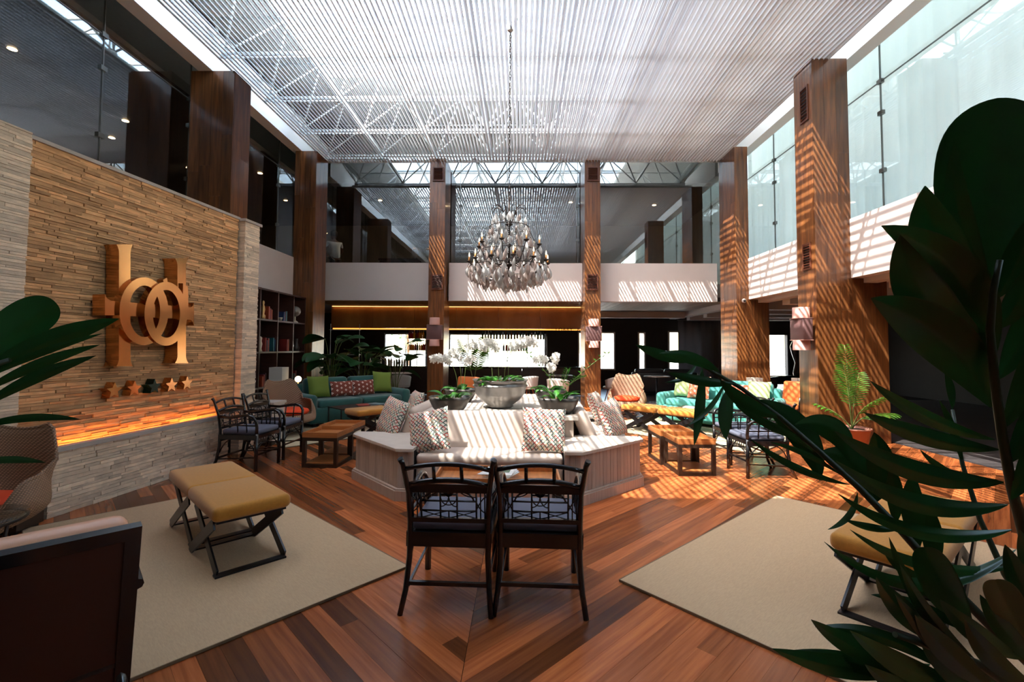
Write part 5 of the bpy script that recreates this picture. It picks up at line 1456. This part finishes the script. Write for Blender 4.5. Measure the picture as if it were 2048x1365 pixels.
place(SC, False, 2.55, 13.2, r_(60), 'off-white shell chair just right of the slender right column', g)
place(SC, False, .2, 12.9, r_(30), 'off-white shell chair behind the orchids in the centre', g)
def bistro(x, y, label, m):
    t = thing('bistro_table', label, 'table', (x,y,0)); b = B(); b.lathe([(0,.72),(.36,.72),(.37,.735),(.36,.75),(0,.75)], 28); obj('table_top', b, m, t)
    b = B(); b.lathe([(0,0),(.22,0),(.2,.02),(.03,.04),(.025,.72),(0,.72)], 16); obj('pedestal', b, M_black, t); return t
bistro(-3.7, 14.4, 'round white bistro table left of the slender left column', M_offw); bistro(1.15, 13.75, 'round bistro table behind the right slender column', M_darkw2); bistro(3.9, 13.6, 'dark round table in the shade behind the right rattan chair', M_darkw2)
sf3 = make_sofa(M_black, 'sofa', 'black sofa in the dark background before the drapes', 4.6, 15.6, r_(180)); sf3.location.z = 0
# tan armchairs and black piano-like console at far right
sf4 = thing('console', 'black console standing before the bright doorway on the right', 'console', (7.2,13.6,0))
b = B(); b.box((-.5,-.25,.72),(.5,.25,.80)); obj('top', b, M_black2, sf4)
for sx in (-1,1):
    for sy in (-1,1): b = B(); b.cbox((sx*.44,sy*.2,.36),(.06,.06,.72)); obj('leg', b, M_black2, sf4)
b = B(); b.box((-.44,-.2,.55),(.44,.2,.72)); obj('apron', b, M_black2, sf4)
sc_ = thing('sculpture', 'tall black abstract sculpture in the doorway at the right', 'sculpture', (8.9,15.2,0))
b = B(); b.box((-.22,-.2,0),(.22,.2,.5)); obj('plinth', b, M_black2, sc_)
b = B(); b.lathe([(0,.5),(.16,.5),(.22,.8),(.15,1.1),(.25,1.4),(.3,1.62),(.2,1.85),(.08,1.98),(0,2.0)], 16, None, 1, .5); obj('figure', b, M_black2, sc_)
ta = dup(LA, (6.1,12.3,0), r_(40), 'tan armchair in the shade between the two right columns', 'orange leather armchairs')
# hedge and planter outside the doorway
def hedge(x, y, z, sx, sy, sz, label, n=900):
    b = B()
    for k in range(n):
        c = Vector((R.uniform(-sx,sx), R.uniform(-sy,sy), R.uniform(0,sz)*(1-.3*R.random()))); M = T(*c, R.uniform(0,6), R.uniform(-1,1)); s = R.uniform(.03,.07)
        b.add([(-s,0,0),(0,-s*.5,0),(s,0,0),(0,s*.5,0)], [(0,1,2,3)], False, M)
    o = obj('hedge', b, M_leafP); o.location = (x,y,z); tag(o, label, 'hedge'); o['kind'] = 'stuff'; return o
hedge(10.5,21,-.2,1.3,.3,1.3,'green hedge outside the bright doorway on the right')
hedge(4.9,20.5,-.2,1.1,.3,1.6,'green shrub seen through the window right of centre', 500)
t = thing('garden_tree', 'tree with thin trunk outside the left bar window', 'tree', (-5.2,21.5,-.2))
b = B(); b.tube([(0,0,0),(.05,0,1.2),(.0,0,2.4),(.1,0,3.2)], [.07,.06,.05,.03], 8); obj('trunk', b, M_bark, t)
b = B()
for k in range(500):
    c = Vector((R.gauss(0,.7), R.gauss(0,.5), 2.5+R.gauss(0,.4))); s = R.uniform(.04,.09); b.add([(-s,0,0),(0,-s*.5,0),(s,0,0),(0,s*.5,0)], [(0,1,2,3)], False, T(*c, R.uniform(0,6), R.uniform(-1,1)))
stuff(obj('leaves', b, M_leafP, t))
# slim wire rack by the back left with two white bottles
rk = thing('wire_rack', 'tall thin white wire rack behind the dark plants', 'rack', (-5.2,13.6,0))
b = B()
for sx in (-.35,.5): b.tube([(sx,0,0),(sx,0,2.2)], .008, 6)
obj('post', b, M_steel, rk) if False else None
for sx in (-.35,.5): q = B(); q.tube([(sx,0,0),(sx,0,2.2)], .008, 6); obj('post', q, M_steel, rk)
for z in (1.3,2.02): q = B(); q.box((-.36,-.1,z),(.51,.1,z+.012)); obj('shelf', q, M_steel, rk)
# ------------------------------------------------------------------ mezzanine: sideboards, plates, lamps, person
zf = 3.301
sb = thing('sideboard', 'dark sideboard carrying stacks of plates behind the left upper glass', 'sideboard', (-6.75,10.1,zf), r_(90))
b = B(); b.box((-.95,-.22,.78),(.95,.22,.84)); obj('top', b, M_darkw, sb); b = B(); b.box((-.92,-.2,.55),(.92,.2,.78)); obj('drawer_box', b, M_darkw, sb)
for sx in (-1,1):
    for sy in (-1,1): b = B(); b.cbox((sx*.87,sy*.16,.275),(.06,.06,.55)); obj('leg', b, M_darkw, sb)
pl = B(); pl.lathe([(0,0),(.07,0),(.13,.012),(.14,.014),(.13,.018),(0,.008)], 18); plm = pl.mesh('plate'); plm.materials.append(M_offw)
for si, (yy, n) in enumerate(((9.3,11),(9.62,15),(9.94,15),(10.3,12),(10.62,12),(10.9,9))):
    for k in range(n):
        o = bpy.data.objects.new('plate', plm); C.objects.link(o); o.location = (-6.66, yy, zf+.841+k*.0145)
        tag(o, 'white plate in the %s stack on the mezzanine sideboard' % ['leftmost','second','third','fourth','fifth','rightmost'][si], 'plate', 'plates in the %s mezzanine stack' % ['leftmost','second','third','fourth','fifth','rightmost'][si])
sb2 = dup(sb, (-3.25,13.85,zf), 0, 'dark sideboard with lamps behind the back left upper glass')
for (x, lab) in ((-3.15,'glass drinks dispenser with copper lid on upper sideboard, left one'),(-2.75,'glass drinks dispenser with copper lid on upper sideboard, right one')):
    t = thing('drinks_dispenser', lab, 'dispenser', (x,13.78,zf+.841))
    b = B(); b.lathe([(0,0),(.07,0),(.02,.03),(.02,.06),(.09,.08),(.10,.2),(.09,.26),(0,.26)], 18); obj('jar', b, M_crystal, t)
    b = B(); b.lathe([(0,.26),(.1,.26),(.09,.32),(.03,.36),(0,.37)], 18); obj('lid', b, M_brass, t)
ac = thing('tub_chair', 'rounded pale chair beside the upper sideboard', 'chair', (-4.75,15.0,zf))
b = B(); b.lathe([(0,0),(.3,0),(.34,.4),(.36,.85),(.33,.85),(.3,.45),(0,.42)], 20); obj('shell', b, M_offw, ac)
# person in a white T-shirt leaning over a table upstairs
pe = thing('person', 'person in a white T-shirt seen from behind bending over upstairs', 'person', (-5.6,13.95,zf))
M_skin = mat('skin', rgb(92,58,42), .6); M_tee = mat('white_tshirt', rgb(205,205,208), .8); M_hair = mat('black_hair', rgb(16,13,12), .6); M_trs = mat('dark_trousers', rgb(30,30,34), .8)
def skin_fig(name, verts, edges, rad, m, parent, lv=2):
    me = bpy.data.meshes.new(name); me.from_pydata(verts, edges, []); o = bpy.data.objects.new(name, me); C.objects.link(o); o.parent = parent
    me.materials.append(m)
    md = o.modifiers.new('s','SKIN'); 
    sv = me.skin_vertices[0] if me.skin_vertices else None
    if sv is None: return o
    for i, r in enumerate(rad): sv.data[i].radius = (r, r*.8) if isinstance(r, float) else r; sv.data[i].use_root = (i == 0)
    md2 = o.modifiers.new('u','SUBSURF'); md2.levels = lv; md2.render_levels = lv; md.use_smooth_shade = True
    return o
def skinmesh(name, verts, edges, rad, m, parent):
    me = bpy.data.meshes.new(name); me.from_pydata(verts, edges, []); me.materials.append(m)
    o = bpy.data.objects.new(name, me); C.objects.link(o); o.parent = parent
    bm_ = __import__('bmesh').new(); bm_.from_mesh(me); lay = bm_.verts.layers.skin.verify()
    for v, r in zip(bm_.verts, rad):
        v[lay].radius = (r, r*.78) if isinstance(r, float) else r; v[lay].use_root = (v.index == 0)
    bm_.to_mesh(me); bm_.free()
    md = o.modifiers.new('s','SKIN'); md.use_smooth_shade = True; md2 = o.modifiers.new('u','SUBSURF'); md2.levels = 2; md2.render_levels = 2
    return o
body_v = [(0,0,.92),(0,.03,1.08),(.0,.10,1.26),(.0,.17,1.40),(-.17,.16,1.38),(-.24,.22,1.16),(-.16,.42,1.05),(-.10,.50,1.03),(.17,.16,1.38),(.25,.22,1.16),(.18,.42,1.05),(.12,.50,1.03),(0,.21,1.48),(0,.23,1.54),(-.09,0,.86),(-.10,.03,.48),(-.10,-.02,.09),(-.10,.10,.035),(.09,0,.86),(.10,.03,.48),(.10,-.02,.09),(.10,.10,.035)]
body_e = [(0,1),(1,2),(2,3),(3,4),(4,5),(5,6),(6,7),(3,8),(8,9),(9,10),(10,11),(3,12),(12,13),(0,14),(14,15),(15,16),(16,17),(0,18),(18,19),(19,20),(20,21)]
body_r = [.15,.14,.16,.13,.065,.045,.034,.035,.065,.045,.034,.035,.055,.05,.09,.06,.042,.04,.09,.06,.042,.04]
skinmesh('body', body_v, body_e, body_r, M_skin, pe)
skinmesh('t_shirt', [(0,-.01,.80),(0,.03,1.08),(0,.10,1.26),(0,.16,1.40),(-.18,.16,1.385),(-.23,.205,1.24),(.18,.16,1.385),(.23,.205,1.24)], [(0,1),(1,2),(2,3),(3,4),(4,5),(3,6),(6,7)], [.165,.155,.175,.145,.08,.062,.08,.062], M_tee, pe)
skinmesh('trousers', [(0,0,.93),(-.09,0,.84),(-.10,.03,.48),(-.10,-.02,.10),(.09,0,.84),(.10,.03,.48),(.10,-.02,.10)], [(0,1),(1,2),(2,3),(0,4),(4,5),(5,6)], [.155,.10,.07,.055,.10,.07,.055], M_trs, pe)
b = B(); b.lathe([(0,-.13),(.05,-.12),(.085,-.06),(.10,.01),(.095,.07),(.06,.12),(0,.135)], 16, T(0,.27,1.64,0,.25), .85, 1.0); hd = obj('head', b, M_skin, pe)
b = B(); b.lathe([(0,-.03),(.075,-.04),(.108,.0),(.112,.05),(.09,.11),(.04,.15),(0,.155)], 16, T(0,.245,1.65,0,.1), .95, 1.05); obj('hair', b, M_hair, hd)
for s in (-1,1): b = B(); b.lathe([(0,-.02),(.012,0),(0,.02)], 8, T(s*.088,.27,1.64)); obj('ear', b, M_skin, hd)
pe.rotation_euler = (0,0,r_(35)); pe.location.z = zf-.16 if False else zf
# mezzanine floor plinths and downlights
dl = B(); dl.lathe([(0,-.004),(.05,-.004),(.06,0),(.05,.002)], 16); dlm = dl.mesh('downlight'); dlm.materials.append(emit('downlight_glow', (1.0,.66,.34), 30))
for i, (x, y) in enumerate(((-8.6,5.0),(-8.2,7.2),(-9.6,7.9),(-8.4,9.6),(-9.4,10.4),(-7.4,10.8),(-8.9,12.2),(-7.2,12.6),(-4.6,15),(-1.5,15.6),(1.6,15.2),(4.4,15.5))):
    o = bpy.data.objects.new('downlight', dlm); C.objects.link(o); o.location = (x,y,6.293); tag(o, 'small recessed downlight glowing in the dark mezzanine ceiling', 'downlight', 'downlights of the mezzanine ceiling')

for i, (x, y) in enumerate(((-4.6,15),(-1.5,15.6),(4.4,15.5),(-8.4,9.6),(-8.6,5.0))):
    d = bpy.data.lights.new('downlight_beam', 'SPOT'); d.energy = 130; d.spot_size = r_(110); d.spot_blend = .8; d.color = (1,.78,.55); d.shadow_soft_size = .05
    o = bpy.data.objects.new('downlight_beam', d); C.objects.link(o); o.location = (x,y,6.27)
# ------------------------------------------------------------------ large foreground palms: every leaflet an object
def frondleaf(parent, base, tip, wpx, bulge=0.0, Yb=1.25, Yt=1.15, ribs=5, peak=.5, blunt=0.0, tilt=.25, sag=0.0, m=None, name='leaflet'):
    """ribbed leaflet between two sight lines at real distances; wpx = width in 1/F of the distance"""
    n = 20; b0 = Vector(base); t0 = Vector(tip); d = t0-b0; pr = Vector((-d.y, d.x)).normalized() if d.length else Vector((0,1))
    TT_ = (lambda u: math.sin(PI/2*u)) if blunt else (lambda u: u)
    cl = []
    for i in range(n+1):
        t = TT_(i/n); q = b0+d*t+pr*(bulge*4*t*(1-t)); Y = Yb+(Yt-Yb)*t - sag*4*t*(1-t)
        cl.append(AY(q.x, q.y, Y))
    rows = []; K = ribs*2
    for i, c in enumerate(cl):
        t = TT_(i/n); tg = (cl[min(i+1,n)]-cl[max(i-1,0)]).normalized(); view = (c-O).normalized()
        sd = tg.cross(view).normalized(); nm = sd.cross(tg).normalized()
        w = wpx*c.y/F*.5*(.8 if wpx < 150 else 1)
        x = t**(math.log(.5)/math.log(peak)); pf = math.sin(PI*min(1,max(0,x)))**.8
        if blunt and t > peak: pf = max(0,1-((t-peak)/(1-peak))**3.2)**.5
        pf = max(pf, .05 if t < .5 else .02)
        row = []
        for k in range(-K, K+1):
            v = k/K; z = abs(v)*w*tilt*pf + (w*.05*pf if k % 2 else 0)
            row.append(c+sd*(v*w*pf)+nm*z)
        rows.append(row)
    b = B(); b.grid(rows); o = obj(name, b, m or M_leafF, parent); return o
M_leafF = mat('foreground_leaf', rgb(26,74,30), 0.3, noise=0.25, nscale=14, vary=0.25, trans=0.12)
def rachis(parent, pts, r0, r1, name='rachis'):
    p = [AY(*q) for q in pts]; n = len(p); b = B(); b.tube(p, [r0+(r1-r0)*i/(n-1) for i in range(n)], 8)
    return obj(name, b, M_rach, parent)
M_rach = mat('palm_rachis', rgb(30,46,22), 0.5)
# right palm
bp = thing('large_palm', 'large dark palm in the right foreground with broad ribbed leaflets', 'plant', (2.15,1.45,0.0165))
inv = Vector((2.15,1.45,0.0165))
class Off:      # children live in the frame of their thing
    pass
def shift(o, v):
    o.data.transform(Matrix.Translation(-v)); return o
_fl, _ra = frondleaf, rachis
CUR = {'v': inv}
def leafp(parent, *a, **k): return shift(_fl(parent, *a, **k), CUR['v'])
def rachp(parent, *a, **k): return shift(_ra(parent, *a, **k), CUR['v'])
b = B(); b.lathe([(0,0),(.24,0),(.31,.42),(.33,.45),(.29,.45),(.27,.4),(0,.4)], 28); obj('pot', b, M_dceram, bp)
tr = B(); p0 = Vector((0,0,.38)); p1 = AY(2075,1150,1.45)-inv
tr.tube([p0, p0.lerp(p1,.4)+Vector((.02,0,0)), p1], [.075,.06,.045], 12); obj('trunk', tr, mat('fibrous_trunk', rgb(104,70,52), .95, noise=.5, nscale=30, stretch=(6,6,1), bump=.8, bscale=80), bp)
fA = rachp(bp, [(2075,1200,1.40),(2050,1080,1.34),(2024,980,1.28),(2004,870,1.22),(1990,770,1.18),(1980,660,1.15),(1986,585,1.12),(2000,520,1.10)], .014, .006, 'frond_stem')
L = [ # base, tip, width, bulge, peak, blunt
 ((1988,590),(1995,196),164,-18,.62,.72),
 ((1984,600),(1910,283),56,-26,.45,0),
 ((1980,625),(1850,372),112,-34,.5,.0),
 ((1978,680),(1800,470),104,-44,.5,.0),
 ((1978,740),(1763,452),104,62,.5,0),
 ((1982,815),(1742,597),120,36,.5,0),
 ((1990,880),(1740,762),34,-18,.5,0),
 ((2000,900),(1728,826),44,-14,.5,0),
 ((2008,965),(1668,862),52,-30,.45,0),
 ((2016,1010),(1672,922),46,-42,.45,0),
 ((2024,1060),(1676,988),34,-42,.45,0),
 ((2032,1100),(1648,1084),30,-78,.45,0),
 ((2040,1130),(1700,1060),26,-40,.5,0),
 ((1990,600),(2070,420),60,10,.5,0),
 ((1990,660),(2068,520),56,14,.5,0),
 ((1996,760),(2080,560),58,14,.5,0),
 ((2004,860),(2085,640),50,14,.5,0),
 ((2012,930),(2090,760),50,14,.5,0),
 ((2022,1000),(2100,830),50,10,.5,0)]
for i, (a, t, w, bu, pk, bl) in enumerate(L):
    leafp(fA, a, t, w, bu, 1.2+.1*(a[1]-590)/600, 1.05+.12*R.random(), 4 if w > 50 else 2, pk, bl, .22)
fB = rachp(bp, [(2075,1345,1.45),(1990,1262,1.42),(1900,1172,1.46),(1800,1060,1.50),(1720,978,1.55),(1640,905,1.60),(1560,835,1.66),(1480,775,1.72),(1400,730,1.78),(1330,704,1.84)], .015, .006, 'frond_stem')
L = [
 ((1380,725),(1272,690),26,-4),((1440,745),(1318,708),30,10),((1470,768),(1336,745),26,-6),
 ((1404,735),(1388,892),24,-4),((1462,770),(1452,880),34,6),((1395,725),(1330,765),12,-12),((1450,765),(1375,852),12,-10),
 ((1520,800),(1640,962),66,-26),((1590,850),(1700,925),58,-34),((1640,905),(1745,1000),60,-30),((1560,835),(1440,760),36,-12),
 ((1620,885),(1470,810),20,-6),((1655,930),(1510,830),14,6),((1700,970),(1500,878),18,-14),
 ((1752,1005),(1748,865),58,12),((1790,1050),(1782,930),34,4),((1838,1100),(1826,945),46,-6),((1870,1142),(1860,1010),40,0),
 ((1680,950),(1540,885),14,8),((1715,985),(1655,1060),14,-16),
 ((1800,1060),(1690,1040),18,-6),((1930,1200),(1800,1150),30,-10),((1910,1180),(1770,1110),26,-14)]
for i, (a, t, w, bu) in enumerate(L):
    leafp(fB, a, t, w, bu, 1.75-.3*(a[0]-1380)/600, 1.66-.2*(a[0]-1380)/600, 3 if w > 30 else 1, .5, 0, .2)
fC = rachp(bp, [(2080,1420,1.3),(1960,1330,1.2),(1850,1290,1.12),(1790,1270,1.08)], .012, .006, 'frond_stem')
L = [
 ((1860,1330),(1545,1298),62,-22,.5,.0),((1880,1390),(1560,1306),50,18,.5,0),((1850,1330),(1622,1240),62,-20,.5,0),((1900,1350),(1630,1255),40,26,.5,0),
 ((1900,1290),(1752,1155),66,-14,.5,0),((1940,1270),(1742,1190),34,14,.5,0),((1990,1400),(1700,1262),70,-20,.5,0),((1930,1330),(1778,1075),34,-16,.5,0),
 ((1960,1290),(1850,1095),100,-10,.6,.7),((2060,1300),(1990,1160),86,0,.6,.7),((2050,1320),(1880,1200),60,-14,.5,0),((2040,1400),(1790,1188),56,-24,.5,0),
 ((2060,1420),(1840,1280),80,-20,.5,0),((2080,1380),(1930,1240),60,-20,.5,0),((1950,1420),(1730,1330),64,-20,.5,0),((2080,1260),(2010,1090),60,0,.5,0),
 ((1980,1350),(1800,1130),40,-20,.5,0),((2080,1210),(2040,1060),44,0,.5,0),((2000,1390),(1830,1230),74,-10,.5,0),((2090,1340),(1960,1190),54,-10,.5,0)]
for i, (a, t, w, bu, pk, bl) in enumerate(L):
    leafp(fC, a, t, w*.8, bu, 1.15+R.uniform(0,.12), 1.0+R.uniform(0,.15), 5, pk, bl, .2)
fD = rachp(bp, [(2085,1260,1.55),(2010,1150,1.6),(1960,1040,1.65),(1925,930,1.7),(1905,820,1.75)], .011, .005, 'frond_stem')
for (a, t, w, bu) in (((1925,930),(1878,800),16,6),((1935,960),(1840,900),16,-8),((1950,1010),(1830,985),18,-8),((1905,820),(1890,740),16,4)):
    leafp(fD, a, t, w, bu, 1.7, 1.7, 1, .5, 0, .2)
# left palm
CUR['v'] = Vector((-1.55,1.1,0))
lp = thing('large_palm', 'dark palm fronds reaching in at the left edge before the stone wall', 'plant', CUR['v'])
b = B(); b.lathe([(0,0),(.22,0),(.28,.40),(.30,.42),(.26,.42),(.25,.37),(0,.37)], 28); obj('pot', b, M_dceram, lp)
fE = rachp(lp, [(-300,1300,1.1),(-260,1100,1.1),(-200,920,1.12),(-120,800,1.15),(-40,740,1.18),(20,720,1.2)], .016, .006, 'frond_stem')
for (a, t, w, bu, bl) in (((-40,735),(112,606),96,-14,.75),((-60,760),(238,638),52,-12,0),((-60,772),(204,668),20,-10,0),((-60,800),(200,690),26,-12,0),((-60,830),(192,712),30,-12,0),
    ((-80,868),(162,840),20,-16,0),((-80,935),(92,926),18,-10,0),((-100,790),(40,640),60,-10,0)):
    leafp(fE, a, t, w, bu, 1.2, 1.28, 5 if w > 40 else 2, .55, bl, .2)
